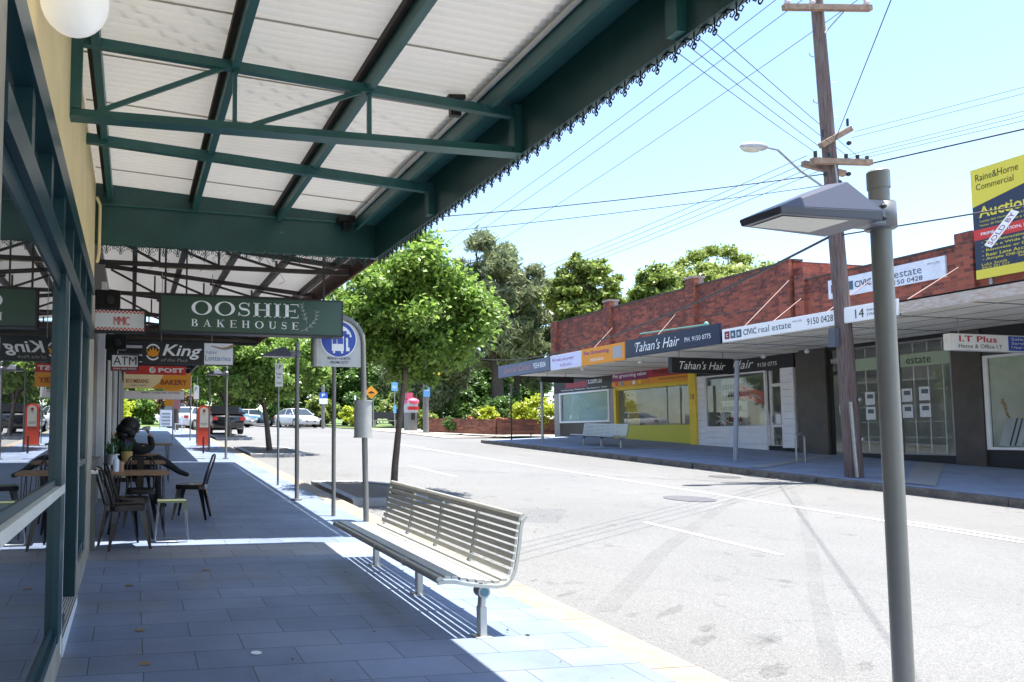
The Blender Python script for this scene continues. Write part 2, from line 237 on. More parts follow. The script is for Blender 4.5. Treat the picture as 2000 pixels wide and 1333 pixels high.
# ------------------------------------------------------------ helpers
def tag(o, label=None, cat=None, group=None, kind=None):
    if label: o['label'] = label
    if cat: o['category'] = cat
    if group: o['group'] = group
    if kind: o['kind'] = kind
    return o
def thing(name, label, cat, loc=(0, 0, 0), rz=0., group=None):
    o = bpy.data.objects.new(name, None); C.objects.link(o); o.empty_display_size = .1
    o.location = loc; o.rotation_euler = (0, 0, rz); return tag(o, label, cat, group)
def copy_tree(o, parent=None):
    c = o.copy(); C.objects.link(c)
    if parent: c.parent = parent
    for ch in [x for x in bpy.data.objects if x.parent == o]: copy_tree(ch, c)
    return c
def retag(o, label): o['label'] = label; return o
class MB:
    def __init__(s): s.v = []; s.f = []; s.m = []; s.sm = []
    def add(s, vs, fs, mi=0, sm=False):
        n = len(s.v); s.v += [tuple(p) for p in vs]
        for f in fs: s.f.append([n + i for i in f]); s.m.append(mi); s.sm.append(sm)
        return s
    def box(s, x0, x1, y0, y1, z0, z1, mi=0):
        vs = [(x, y, z) for z in (z0, z1) for y in (y0, y1) for x in (x0, x1)]
        return s.add(vs, [(0, 2, 3, 1), (4, 5, 7, 6), (0, 1, 5, 4), (2, 6, 7, 3), (0, 4, 6, 2), (1, 3, 7, 5)], mi)
    def bar(s, p, q, w, h, mi=0, up=(0, 0, 1)):   # box beam from p to q, width w (side), height h
        p = Vector(p); q = Vector(q); d = (q - p).normalized(); u = Vector(up)
        sd = d.cross(u); sd = sd.normalized() if sd.length > 1e-4 else Vector((1, 0, 0)); u = sd.cross(d).normalized()
        vs = []
        for e in (p, q):
            for a, b_ in ((-1, -1), (1, -1), (1, 1), (-1, 1)): vs.append(e + sd * a * w / 2 + u * b_ * h / 2)
        return s.add(vs, [(0, 1, 2, 3), (7, 6, 5, 4), (0, 4, 5, 1), (1, 5, 6, 2), (2, 6, 7, 3), (3, 7, 4, 0)], mi)
    def tube(s, pts, r, n=8, mi=0, cap=True, sm=True, close=False):
        pts = [Vector(p) for p in pts]; k = len(pts); rr = r if isinstance(r, (list, tuple)) else [r] * k
        ref = Vector((0, 0, 1)); vs = []; prev = None
        for i, p in enumerate(pts):
            if close: d = pts[(i + 1) % k] - pts[i - 1]
            else: d = (pts[min(i + 1, k - 1)] - pts[max(i - 1, 0)])
            d.normalize()
            if prev is None:
                a = d.cross(ref)
                if a.length < 1e-3: a = d.cross(Vector((1, 0, 0)))
            else:
                a = prev - d * prev.dot(d)
                if a.length < 1e-4: a = d.cross(ref)
            a.normalize(); prev = a; b_ = d.cross(a)
            for j in range(n):
                t = 2 * math.pi * j / n; vs.append(p + (a * math.cos(t) + b_ * math.sin(t)) * rr[i])
        fs = []
        for i in range(k if close else k - 1):
            i2 = (i + 1) % k
            for j in range(n): fs.append((i * n + j, i2 * n + j, i2 * n + (j + 1) % n, i * n + (j + 1) % n))
        s.add(vs, fs, mi, sm)
        if cap and not close:
            s.add(vs[:n], [tuple(range(n))], mi); s.add(vs[-n:], [tuple(reversed(range(n)))], mi)
        return s
    def prism(s, poly, o, u, v, nrm, t, mi=0):  # 2D polygon placed at o + a*u + b*v, extruded t along nrm
        o = Vector(o); u = Vector(u); v = Vector(v); nrm = Vector(nrm); n = len(poly)
        a = [o + u * p[0] + v * p[1] for p in poly]; b_ = [p + nrm * t for p in a]
        fs = [tuple(reversed(range(n))), tuple(range(n, 2 * n))] + [(i, (i + 1) % n, n + (i + 1) % n, n + i) for i in range(n)]
        return s.add(a + b_, fs, mi)
    def ring(s, o, u, v, nrm, t, r0, r1, a0=0., a1=360., n=32, mi=0, sx=1., sy=1.):
        o = Vector(o); u = Vector(u); v = Vector(v); nrm = Vector(nrm)
        for i in range(n):
            A = R(a0 + (a1 - a0) * i / n); B = R(a0 + (a1 - a0) * (i + 1) / n)
            q = [(r0 * math.cos(A) * sx, r0 * math.sin(A) * sy), (r1 * math.cos(A) * sx, r1 * math.sin(A) * sy), (r1 * math.cos(B) * sx, r1 * math.sin(B) * sy), (r0 * math.cos(B) * sx, r0 * math.sin(B) * sy)]
            s.add([o + u * a + v * b_ + nrm * t for a, b_ in q], [(0, 1, 2, 3)], mi)
        return s
    def sphere(s, c, r, n=16, m=10, mi=0, sc_=(1, 1, 1)):
        vs = []; fs = []
        for i in range(m + 1):
            t = math.pi * i / m
            for j in range(n):
                p = 2 * math.pi * j / n; vs.append((c[0] + r * sc_[0] * math.sin(t) * math.cos(p), c[1] + r * sc_[1] * math.sin(t) * math.sin(p), c[2] + r * sc_[2] * math.cos(t)))
        for i in range(m):
            for j in range(n): fs.append((i * n + j, (i + 1) * n + j, (i + 1) * n + (j + 1) % n, i * n + (j + 1) % n))
        return s.add(vs, fs, mi, True)
    def build(s, name, mats, parent=None, absolute=True, bevel=0.):
        me = bpy.data.meshes.new(name); off = Vector((0, 0, 0))
        inv = None
        if parent is not None and absolute:
            r_ = parent; Mx = Matrix.Identity(4)
            while r_ is not None:
                Mx = (Matrix.Translation(r_.location) @ r_.rotation_euler.to_matrix().to_4x4()) @ Mx; r_ = r_.parent
            inv = Mx.inverted()
        vs = [inv @ Vector(p) for p in s.v] if inv else s.v
        me.from_pydata([tuple(p) for p in vs], [], s.f)
        ml = mats if isinstance(mats, (list, tuple)) else [mats]
        for m_ in ml: me.materials.append(m_)
        me.polygons.foreach_set('material_index', s.m); me.polygons.foreach_set('use_smooth', s.sm)
        bm = bmesh.new(); bm.from_mesh(me); bmesh.ops.recalc_face_normals(bm, faces=bm.faces) if len(s.f) < 20000 else None
        if bevel:
            bmesh.ops.remove_doubles(bm, verts=bm.verts, dist=1e-5)
            es = [e for e in bm.edges if len(e.link_faces) == 2 and e.calc_face_angle(0) > .6]
            bmesh.ops.bevel(bm, geom=es, offset=bevel, segments=2, affect='EDGES')
        bm.to_mesh(me); bm.free()
        o = bpy.data.objects.new(name, me); C.objects.link(o)
        if parent is not None: o.parent = parent
        return o
def struct(name, mb, m): o = mb.build(name, m); o['kind'] = 'structure'; return o
# text as mesh, fitted to a box w x h whose lower left corner is o, in plane (u,v)
def text(s, o, u, v, w_, h_, m, parent, name='lettering', bold=0., shear=0., t=.004, spacing=1., mb=None, mi=0, offs=0.):
    cu = bpy.data.curves.new('txt', 'FONT'); cu.body = s; cu.offset = bold; cu.shear = shear; cu.space_character = spacing; cu.resolution_u = 2
    ob = bpy.data.objects.new('txt', cu); C.objects.link(ob)
    dg = bpy.context.evaluated_depsgraph_get(); me = bpy.data.meshes.new_from_object(ob.evaluated_get(dg))
    bpy.data.objects.remove(ob); bpy.data.curves.remove(cu)
    P = [p.co.copy() for p in me.vertices]; F = [tuple(p.vertices) for p in me.polygons]; bpy.data.meshes.remove(me)
    x0 = min(p.x for p in P); x1 = max(p.x for p in P); y0 = min(p.y for p in P); y1 = max(p.y for p in P)
    o = Vector(o); u = Vector(u); v = Vector(v); nn = u.cross(v).normalized()
    V = [o + u * ((p.x - x0) / (x1 - x0) * w_) + v * ((p.y - y0) / (y1 - y0) * h_) + nn * (t + offs) for p in P]
    if mb is not None: mb.add(V, F, mi); return None
    mb = MB(); mb.add(V, F); return mb.build(name, m, parent)
UX, UY, UZ = Vector((1, 0, 0)), Vector((0, 1, 0)), Vector((0, 0, 1))

# ============================================================ SETTING
ys = [-8, -4, 0, 4, 8, 12, 16, 20, 24, 28, 32] + [34 + 1.6 * i for i in range(11)] + [60, 80, 120, 200, 400]
def strip(name, m, x0, x1, z0f, z1f, y0=-8, y1=400, nx=1):
    mb = MB(); yy = [y0] + [y for y in ys if y0 < y < y1] + [y1]
    vs = []
    for y in yy:
        for i in range(nx + 1):
            x = x0 + (x1 - x0) * i / nx; vs.append((x, y, z0f(y) + (z1f(y) - z0f(y)) * i / nx))
    k = nx + 1
    mb.add(vs, [(a * k + i, a * k + i + 1, (a + 1) * k + i + 1, (a + 1) * k + i) for a in range(len(yy) - 1) for i in range(nx)])
    return struct(name, mb, m)
earth = mat('park_earth', (.12, .11, .06), .95, col2=(.10, .14, .05), scale=.8)
strip('ground', earth, -150, 250, lambda y: lon(y) - .3, lambda y: lon(y) - .3, -60)
strip('footpath', pav, -1.2, 3.05, lon, lon, -8, 48)
kerbm = mat('sandstone_kerb', (.245, .205, .155), .7, var=.2, scale=5, bump=.2)
mb = MB()
yy = [-8, -4, 0, 4, 8, 12, 16, 20, 24, 28, 32, 34, 38, 42, 48]
for a, b in zip(yy[:-1], yy[1:]):
    n = max(1, int((b - a) / 1.0))
    for i in range(n):
        p = a + (b - a) * i / n; q = a + (b - a) * (i + 1) / n - .006
        mb.add([(3.05, p, lon(p) + .001), (3.36, p, lon(p)), (3.36, q, lon(q)), (3.05, q, lon(q) + .001), (3.38, p, lon(p) - .3), (3.38, q, lon(q) - .3)], [(0, 1, 2, 3), (1, 4, 5, 2)])
struct('kerb', mb, kerbm)
strip('road', asphm, 3.36, 14.6, lambda y: lon(y) - .12, lambda y: lon(y) - .03, -8, 400, 4)
strip('side_street', asphm, 14.6, 60, lambda y: lon(y) - .03, lambda y: lon(y) + .1, 29.4, 33.4)
asphd = mat('far_footpath', (.22, .26, .35), .8, var=.18, scale=2, bump=.2)
strip('far_footpath', asphd, 14.78, 19.5, lambda y: lon(y) + .1, lambda y: lon(y) + .3, -8, 29.3)
fk = mat('old_kerb_stone', (.15, .13, .11), .9, var=.45, scale=4, bump=.6, bscale=14)
mb = MB()
for i in range(31):
    p = -8 + i * 1.2; q = p + 1.19
    if p > 29.2: break
    q = min(q, 29.3); j = random.uniform(-.012, .012)
    mb.add([(14.5 + j, p, lon(p) - .3), (14.5 + j, q, lon(q) - .3), (14.52 + j, q, lon(q) + .09), (14.52 + j, p, lon(p) + .09), (14.78, q, lon(q) + .104), (14.78, p, lon(p) + .104)], [(0, 1, 2, 3), (3, 2, 4, 5)])
mb.add([(14.5, 29.3, .9), (19.5, 29.3, .9), (19.5, 29.3, lon(29.3) + .3), (14.78, 29.3, lon(29.3) + .1), (14.52, 29.3, lon(29.3) + .09)], [(0, 1, 2, 3, 4)])
struct('far_kerb', mb, fk)
# pale concrete strips across the far footpath
conc = mat('pale_concrete', (.30, .30, .31), .8, var=.12, scale=4)
mb = MB()
for (xa, ya, xb, yb, wd) in ((15.0, 23.0, 19.3, 21.2, .35), (15.0, 15.5, 19.3, 17.4, .4), (15.1, 11.6, 19.3, 14.6, .6)):
    mb.add([(xa, ya, gz(xa, ya) + .004), (xa, ya + wd, gz(xa, ya + wd) + .004), (xb, yb + wd, gz(xb, yb + wd) - .003), (xb, yb, gz(xb, yb) - .003)], [(0, 1, 2, 3)])
struct('concrete_path_joint', mb, conc)
park = mat('pale_park_path', (.36, .33, .29), .9, var=.15, scale=1.5)
strip('park_footpath', park, 14.6, 24, lambda y: lon(y) - .0, lambda y: lon(y) + .1, 33.4, 48)
strip('verge', mat('mown_grass', (.10, .15, .04), .95, var=.3, scale=3), 24, 140, lambda y: lon(y) + .1, lambda y: lon(y) + .5, 33.4, 400)
strip('verge', MATS['mown_grass'], -60, 3.36, lambda y: lon(y) + .02, lambda y: lon(y) - .0, 48, 400)
strip('park_verge', MATS['mown_grass'], 14.6, 24, lambda y: lon(y), lambda y: lon(y) + .1, 48, 400)
# painted lines and tyre marks, sheets lying on the road
def ribbon(pts, wd, dz=.006, mb=None, mi=0):
    mb = mb or MB(); L = []
    for i, (x, y) in enumerate(pts):
        a = Vector(pts[max(i - 1, 0)]); b = Vector(pts[min(i + 1, len(pts) - 1)]); d = (b - a).normalized(); n = Vector((-d.y, d.x)) * wd / 2
        L.append([(x + n.x, y + n.y, gz(x + n.x, y + n.y) + dz), (x - n.x, y - n.y, gz(x - n.x, y - n.y) + dz)])
    for a, b in zip(L[:-1], L[1:]): mb.add([a[0], a[1], b[1], b[0]], [(0, 1, 2, 3)], mi)
    return mb
def wornpaint():
    m = bpy.data.materials.new('worn_road_paint'); m.use_nodes = True; t = m.node_tree; b = t.nodes['Principled BSDF']; b.inputs['Base Color'].default_value = (.72, .72, .7, 1)
    g = t.nodes.new('ShaderNodeNewGeometry'); n = t.nodes.new('ShaderNodeTexNoise'); n.inputs['Scale'].default_value = 22; n.inputs['Detail'].default_value = 5; t.links.new(g.outputs['Position'], n.inputs[0])
    r = t.nodes.new('ShaderNodeMapRange'); r.inputs[1].default_value = .38; r.inputs[2].default_value = .46; t.links.new(n.outputs[0], r.inputs[0]); t.links.new(r.outputs[0], b.inputs['Alpha']); return m
wp = wornpaint()
def softmark(name, col, amt, sc_=3):
    m = bpy.data.materials.new(name); m.use_nodes = True; t = m.node_tree; b = t.nodes['Principled BSDF']; b.inputs['Base Color'].default_value = (*col, 1); b.inputs['Roughness'].default_value = .8
    g = t.nodes.new('ShaderNodeNewGeometry'); n = t.nodes.new('ShaderNodeTexNoise'); n.inputs['Scale'].default_value = sc_; n.inputs['Detail'].default_value = 8; n.inputs['Roughness'].default_value = .75; t.links.new(g.outputs['Position'], n.inputs[0])
    r = t.nodes.new('ShaderNodeMapRange'); r.inputs[1].default_value = .35; r.inputs[2].default_value = .7; r.inputs[3].default_value = 0; r.inputs[4].default_value = amt; t.links.new(n.outputs[0], r.inputs[0]); t.links.new(r.outputs[0], b.inputs['Alpha']); return m
tyre = softmark('tyre_rubber_smear', (.08, .08, .08), .14, 1.5)
struct('centre_line', ribbon([(10.9, 2), (10.85, 8), (10.75, 14), (10.65, 20), (10.6, 29)], .11), wp)
struct('centre_line', ribbon([(11.15, 2), (11.1, 9)], .10), wp)
struct('lane_dash', ribbon([(7.2, 7.2), (7.22, 9.5)], .09), wp)
struct('lane_dash', ribbon([(7.3, 16), (7.32, 19)], .09), wp)
for dx in (-.07, 0.02, .11): struct('tyre_mark', ribbon([(3.75 + dx, 5.5), (5.9 + dx, 7.55), (8.6 + dx, 9.9), (11.4 + dx, 12.2), (13.9 + dx, 14.0)], .055, .005), tyre)
struct('tyre_mark', ribbon([(3.9, 3.2), (4.3, 3.95), (5.2, 4.85), (6.3, 5.95), (7.6, 7.2), (9.2, 8.8), (11, 10.6), (12.6, 12.3), (13.9, 13.9)], .13, .0045), tyre)
patch = mat('road_patch', (.20, .205, .215), .9, var=.2, scale=25)
mb = MB(); 
for pts in ([(5.9, 9.6), (6.9, 10.9), (5.6, 11.2), (4.9, 10.2)],):
    mb.add([(x, y, gz(x, y) + .004) for x, y in pts], [(0, 1, 2, 3)])
struct('road_patch', mb, softmark('patch_asphalt', (.12, .13, .15), .3, 9))
def oilstain(cx, cy, a, b):
    mb = MB(); n = 22; P = []
    for i in range(n):
        t = 2 * math.pi * i / n; k = random.uniform(.55, 1.1); x = cx + a * k * math.cos(t) - b * k * math.sin(t) * .5; y = cy + a * k * .6 * math.cos(t) + b * k * math.sin(t); P.append((x, y, gz(x, y) + .0035))
    mb.add(P, [tuple(range(n))]); return mb
stm = softmark('damp_stain', (.06, .06, .06), .34, 16)
for (x, y, a, b) in ((4.05, 4.15, .2, .07), (4.05, 4.75, .16, .06), (4.35, 5.45, .3, .05), (4.3, 5.0, .13, .05), (3.95, 5.4, .1, .04), (4.5, 4.65, .22, .05), (3.85, 6.1, .18, .04), (3.8, 6.6, .06, .03), (4.7, 4.1, .12, .04)):
    struct('road_stain', oilstain(x, y, a, b), stm)
deb = leafmat('dry_leaf', (.12, .08, .04), (.3, .2, .1), .2)
def debris(name, pts_fn, n, sz):
    mb = MB()
    for k in range(n):
        x, y = pts_fn(); z = gz(x, y) + .012; a = random.uniform(0, 6.28); l = sz * random.uniform(.5, 1.4); c_, s_ = math.cos(a) * l, math.sin(a) * l
        mb.add([(x - c_, y - s_, z), (x + s_ * .4, y - c_ * .4, z + random.uniform(0, .012)), (x + c_, y + s_, z), (x - s_ * .4, y + c_ * .4, z + random.uniform(-.004, .01))], [(0, 1, 2, 3)])
    o = mb.build(name, deb); o['kind'] = 'stuff'; o['label'] = 'dry leaves and grit scattered on the ground'; return o
debris('leaf_litter', lambda: (3.42 + abs(random.gauss(0, .05)), random.uniform(2.5, 22)), 900, .012)
debris('leaf_litter', lambda: (14.42 - abs(random.gauss(0, .1)), random.uniform(5, 29)), 220, .03)
debris('leaf_litter', lambda: (random.uniform(3.5, 7), random.uniform(9, 17)), 160, .018)
debris('leaf_litter', lambda: (random.uniform(.2, 3.0), random.uniform(3.4, 12)), 40, .012)
cast = mat('cast_iron', (.12, .12, .125), .6, .4, var=.3, scale=40)
def disc(x, y, r, n=28, dz=.008):
    mb = MB(); mb.add([(x + r * math.cos(2 * math.pi * i / n), y + r * math.sin(2 * math.pi * i / n), gz(x + r * math.cos(2 * math.pi * i / n), y + r * math.sin(2 * math.pi * i / n)) + dz) for i in range(n)], [tuple(range(n))]); return mb
tag(disc(9.8, 11.7, .42).build('manhole_cover', cast), 'round iron cover set flush in the middle of the sunlit road', 'manhole cover')
tag(disc(13.6, 15.1, .33).build('manhole_cover', cast), 'thin dark access cover near the far kerb', 'manhole cover')
brass = mat('brass_stud', (.35, .27, .16), .4, .6)
S4 = 'small service discs set in the footpath pavers'
for (x, y, mm, lb) in ((.78, 4.63, white, 'white metal service disc in the front paver nearest the camera'), (.1, 4.55, brass, 'nearest brass service disc low in the shaded pavers'), (.08, 5.2, brass, 'brass service disc second from the camera'), (.0, 6.45, brass, 'faint brass disc in the pavers in front of the tan band'), (.7, 6.95, brass, 'brass disc in the pavers left of the bench'), (.95, 8.95, brass, 'brass disc on the paving beyond the sunlit strip'), (3.0 - .35, 4.7, black, 'dark stud in the sunlit pavers right of the bench leg')):
    r_ = .035 if mm is not black else .015
    tag(disc(x, y, r_, 16, .004).build('service_disc', mm), lb, 'service disc', S4)

# ============================================================ NEAR SHOP (left)
nb = thing('shop_building', 'near corner shop with cream wall, teal window frames and stone base', 'shop building', (-.5, 4, .17))
mb = MB(); mb.box(-.9, -.42, -8, 7.98, 3.0, 7.5); mb.build('upper_wall', cream, nb)
mb = MB(); mb.box(-.75, -.375, -8, 2.18, -.2, 3.0); mb.build('stone_pilaster', stone, nb)
mb = MB(); mb.box(-.75, -.39, 2.18, 4.72, 0, .42); mb.box(-.75, -.402, 5.98, 7.2, .2, .50)
mb.box(-.75, -.405, 7.2, 7.98, 0, 2.997); mb.build('stone_base', stone, nb)
fr = MB()
fr.box(-.50, -.372, 2.18, 7.2, 2.86, 2.998)          # head
for y0, y1 in ((2.86, 2.94), (3.55, 3.63), (4.2, 4.29), (4.85, 4.93), (5.5, 5.58), (6.2, 6.28), (7.0, 7.198)): fr.box(-.50, -.39, y0, y1, 2.56, 2.86)
fr.box(-.50, -.365, 2.18, 7.2, 2.44, 2.56)          # transom
fr.box(-.50, -.40, 2.18, 4.2, 2.34, 2.437)
fr.build('transom_frame', teal2, nb)
fr = MB(); fr.box(-.52, -.372, 4.22, 4.46, .42, 2.44); fr.box(-.50, -.40, 2.18, 4.22, .42, .52); fr.box(-.47, -.376, 2.18, 4.7, .42, .47)
fr.box(-.50, -.385, 2.18, 2.24, .52, 2.34); fr.box(-.51, -.40, 2.24, 4.22, 1.21, 1.30)
fr.build('window_frame', teal2, nb)
fr = MB(); fr.box(-.41, -.368, 2.24, 4.44, 1.215, 1.262); fr.build('sill_rail', offw, nb)
fr = MB(); fr.box(-.50, -.405, 5.92, 6.08, .30, 2.44); fr.box(-.48, -.412, 7.0, 7.2, .5, 2.44); fr.box(-.48, -.42, 6.08, 7.0, .5, .58); fr.box(-.47, -.408, 6.08, 7.0, 1.28, 1.33); fr.build('window_frame', teal2, nb)
fr = MB(); fr.box(-.378, -.371, 4.455, 4.466, .3, 2.44, 0); fr.box(-.41, -.402, 6.07, 6.083, .3, 2.44, 0); fr.build('white_bead', white, nb)
for (y0, y1, z0, z1) in ((2.24, 4.22, .52, 1.21), (2.24, 4.22, 1.30, 2.34), (6.08, 7.0, .58, 1.28), (6.08, 7.0, 1.33, 2.44)):
    p = MB(); xg = -.412 if y0 < 5 else -.45; p.box(xg, xg + .005, y0, y1, z0, z1); p.build('window_pane', shopglass, nb)
for (y0, y1) in ((2.24, 2.86), (2.94, 3.55), (3.63, 4.2), (4.29, 4.85), (4.93, 5.5), (5.58, 6.2), (6.28, 7.0)):
    p = MB(); p.box(-.462, -.456, y0, y1, 2.56, 2.86); p.build('window_pane', farglass, nb); p = MB(); p.box(-.50, -.49, y0, y1, 2.56, 2.86); p.build('blind', mat('transom_blind', (.42, .48, .44), .7), nb)
dr = MB(); dr.bar((-.50, 5.86, 1.38), (-1.15, 5.6, 1.38), .05, 2.08); dr.build('door', teal2, nb)
hd = MB(); hd.box(-.404, -.399, 5.98, 6.03, 1.26, 1.33); hd.build('lock_plate', galv, nb)
th = MB(); th.box(-.50, -.385, 4.74, 5.96, .18, .315)
for k in range(6): th.box(-.478 + k * .017, -.472 + k * .017, 4.76, 5.94, .315, .319, 1)
th.build('threshold', [white, greypaint], nb)
it = MB(); it.box(-5, -.8, -2, 8, .1, .14); it.box(-5, -4.9, -2, 8, 0, 3); it.box(-5, -.6, 7.9, 7.97, 0, 3); it.box(-5, -.6, -2, -1.9, 0, 3); it.box(-5, -.9, -2, 8, 3.05, 3.1)
it.box(-2.8, -2.2, 2.5, 6.5, .14, 1.1); it.box(-4.8, -4.4, 1, 7, .14, 2.2); it.build('interior', blkint, nb)
pp = MB(); pp.tube([(-.40, 7.93, 3.35), (-.385, 7.93, 3.36), (-.37, 7.9, 3.45), (-.37, 7.9, 3.95), (-.40, 7.8, 4.0)], .018, 6); pp.build('downpipe', cream, nb)

# ------------------------------------------------------------ near awning
def corrugated(x0, x1, z0, z1, y0, y1, name, parent, m, pitch=.076, amp=.013):
    n = int((y1 - y0) / pitch * 6); ysx = np.linspace(y0, y1, n + 1); mb = MB(); vs = []
    for y in ysx:
        d = amp * math.sin(2 * math.pi * y / pitch)
        for i in range(2): vs.append((x0 + (x1 - x0) * i, y, z0 + (z1 - z0) * i + d))
    mb.add(vs, [(2 * i, 2 * i + 1, 2 * i + 3, 2 * i + 2) for i in range(n)], 0, True)
    return mb.build(name, m, parent)
aw = thing('street_awning', 'teal framed awning with pale corrugated roof over the near footpath', 'awning', (1.2, 4, 3.8))
FX = 2.7
for i, (x0, x1) in enumerate(((-.42, .61), (.64, 1.54), (1.58, 2.44))):
    zz = lambda x: 4.20 - (x + .42) * .062
    corrugated(x0, x1 + .05, zz(x0), zz(x1 + .05), -6, 7.96, 'roof_sheet', aw, sheet)
tp = MB(); tp.box(2.41, 2.72, -6, 7.99, 4.26, 4.29); tp.build('roof_cover', offw, aw)
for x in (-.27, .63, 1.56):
    z = 4.13 - (x + .42) * .062; f_ = MB(); f_.box(x - .028, x + .028, -6, 7.93, z - .10, z + .03); f_.build('purlin', tealgloss, aw); b_ = MB(); b_.box(x - .07, x - .03, -6, 7.93, z + .0, z + .05); b_.build('dark_strip', mat('gap_shade', (.06, .05, .045), .9), aw)  # dark strip added beside each purlin to draw the shade in the corrugation gaps
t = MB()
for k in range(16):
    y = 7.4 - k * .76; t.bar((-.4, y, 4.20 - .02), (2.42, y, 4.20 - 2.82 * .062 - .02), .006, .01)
t.build('sheet_laps', mat('lap_seam', (.42, .39, .34), .9), aw)  # thin seam lines where the roof sheets overlap
# wide shallow gutter box beside the fascia
g_ = MB(); g_.box(2.43, 2.47, -6, 7.93, 3.86, 4.0); g_.box(2.47, 2.68, -6, 7.93, 3.93, 3.96); g_.build('gutter_box', tealgloss, aw)
g_ = MB(); g_.tube([(2.41, -6, 3.985), (2.41, 7.93, 3.985)], .018, 8); g_.build('conduit', offw, aw)
f_ = MB(); f_.box(2.68, 2.72, -6, 7.98, 3.56, 4.25); f_.box(2.672, 2.735, -6, 7.99, 3.545, 3.575); f_.build('fascia', teal, aw)
f_ = MB(); f_.box(-.42, 2.68, 7.94, 7.98, 3.56, 4.20); f_.box(-.42, 2.672, 7.925, 7.99, 3.545, 3.575); f_.build('end_fascia', teal, aw)
g_ = MB(); g_.tube([(-.40, 7.92, 3.97), (2.66, 7.92, 3.93)], .011, 6); g_.build('conduit', tealgloss, aw)
def truss(Y, par):
    t = MB(); t.box(-.42, 2.67, Y - .025, Y + .025, 3.545, 3.60); t.box(-.42, 2.67, Y - .055, Y + .055, 3.54, 3.548)
    t.bar((-.42, Y, 4.06), (2.67, Y, 3.84), .05, .06); t.box(-.42, -.35, Y - .035, Y + .035, 3.6, 4.1); t.box(2.62, 2.68, Y - .04, Y + .04, 3.56, 3.9)
    for x in (.63, 1.56): t.box(x - .014, x + .014, Y - .014, Y + .014, 3.6, 4.05 - (x + .42) * .071)
    t.bar((-.25, Y, 3.6), (.55, Y, 3.97), .022, .03); t.bar((.75, Y, 3.6), (1.5, Y, 3.9), .022, .03)
    t.build('truss', tealgloss, par)
for Y in (4.75, 1.55, -1.6): truss(Y, aw)
for Y in (6.3, 3.15, 0): 
    t = MB(); t.bar((-.42, Y, 4.03), (2.66, Y, 3.81), .055, .08); t.box(2.62, 2.68, Y - .04, Y + .04, 3.56, 3.86); t.build('rafter', tealgloss, aw)
def lace_unit(mb, o, u, sc_=1.):
    o = Vector(o); u = Vector(u)
    def P(a, b): return o + u * a * sc_ + UZ * b * sc_
    r_ = .0045 * sc_
    mb.tube([P(0, 0), P(0, -.075)], r_ * 1.4, 4, cap=False)
    for s_ in (-1, 1):
        mb.tube([P(s_ * .075, -.005), P(s_ * .05, -.012), P(s_ * .02, -.03), P(s_ * .012, -.05), P(s_ * .03, -.066), P(s_ * .045, -.052), P(s_ * .036, -.04)], r_, 4, cap=False)
        mb.tube([P(0, -.062), P(s_ * .014, -.075), P(s_ * .012, -.088), P(0, -.098)], r_ * 1.1, 4, cap=False)
        mb.tube([P(s_ * .075, -.002), P(s_ * .062, -.035), P(s_ * .07, -.048)], r_, 4, cap=False)
lacem = mat('lace_iron', (.012, .02, .045), .5)
lc = MB(); y = -1.0
while y < 7.9: lace_unit(lc, (2.70, y, 3.55), UY, .88); y += .132
lc.build('lace_trim', lacem, aw)
lc = MB(); x = -.3
while x < 2.66: lace_unit(lc, (x, 7.96, 3.55), UX); x += .15
lc.build('lace_trim', teal, aw)
b_ = MB(); b_.box(2.22, 2.30, 4.88, 4.92, 3.86, 3.99); b_.bar((2.20, 4.9, 3.99), (2.33, 4.9, 4.0), .07, .03); b_.box(2.2, 2.38, 7.74, 7.9, 3.9, 3.96); b_.box(2.26, 2.34, 7.78, 7.88, 3.82, 3.9); b_.build('bracket', black, aw)

glob = mat('opal_glass', (.9, .9, .88), .25); glob.node_tree.nodes['Principled BSDF'].inputs['Emission Color'].default_value = (1, .98, .95, 1); glob.node_tree.nodes['Principled BSDF'].inputs['Emission Strength'].default_value = .09
gl = thing('globe_light', 'round white globe light hung at the top left under the awning', 'lamp', (-.262, 3.05, 3.5))
g_ = MB(); g_.sphere((-.262, 3.05, 3.325), .139, 32, 20); g_.build('lamp_shade', glob, gl)
g_ = MB(); g_.tube([(-.262, 3.05, 3.45), (-.262, 3.05, 4.1)], .02, 8); g_.build('stem', teal, gl)

# ------------------------------------------------------------ second awning (cafe) and third
aw2 = thing('street_awning', 'rusty dark framed awning over the cafe tables beyond the first awning', 'awning', (1.4, 13, 3.9))
darkst = mat('dark_awning_steel', (.035, .026, .022), .6, var=.35, scale=5)
sheet2 = thin('stained_roof_sheeting', (.75, .71, .65), .06)
corrugated(-.5, 3.15, 4.62, 4.18, 8.26, 19.0, 'roof_sheet', aw2, sheet2)
for x in (.0, .75, 1.5, 2.25, 2.95): f_ = MB(); z = 4.56 - (x + .5) * .12; f_.box(x - .04, x + .04, 8.25, 19, z - .1, z); f_.build('purlin', darkst, aw2)
for Y in (8.4, 10.6, 12.9, 15.2, 17.4, 18.9):
    t = MB(); t.box(-.5, 3.18, Y - .03, Y + .03, 3.93, 3.99); t.bar((-.5, Y, 4.42), (3.18, Y, 4.05), .05, .07)
    for k in range(4): t.bar((-.4 + k * .85, Y, 4.36 - k * .09), (.35 + k * .85, Y, 3.98), .03, .035); t.box(.33 + k * .85, .36 + k * .85, Y - .015, Y + .015, 3.98, 4.28 - k * .09)
    t.build('truss', darkst, aw2)
f_ = MB(); f_.box(3.17, 3.21, 8.24, 19.05, 3.9, 4.24); f_.build('fascia', rust, aw2)
f_ = MB(); f_.box(-.5, 3.17, 19.0, 19.05, 3.85, 4.3); f_.build('end_fascia', dark, aw2)
g_ = MB(); g_.box(.35, 1.2, 10.9, 11.0, 4.0, 4.05); g_.build('light_fitting', mat('dusty_yellow', (.42, .33, .12), .7), aw2)
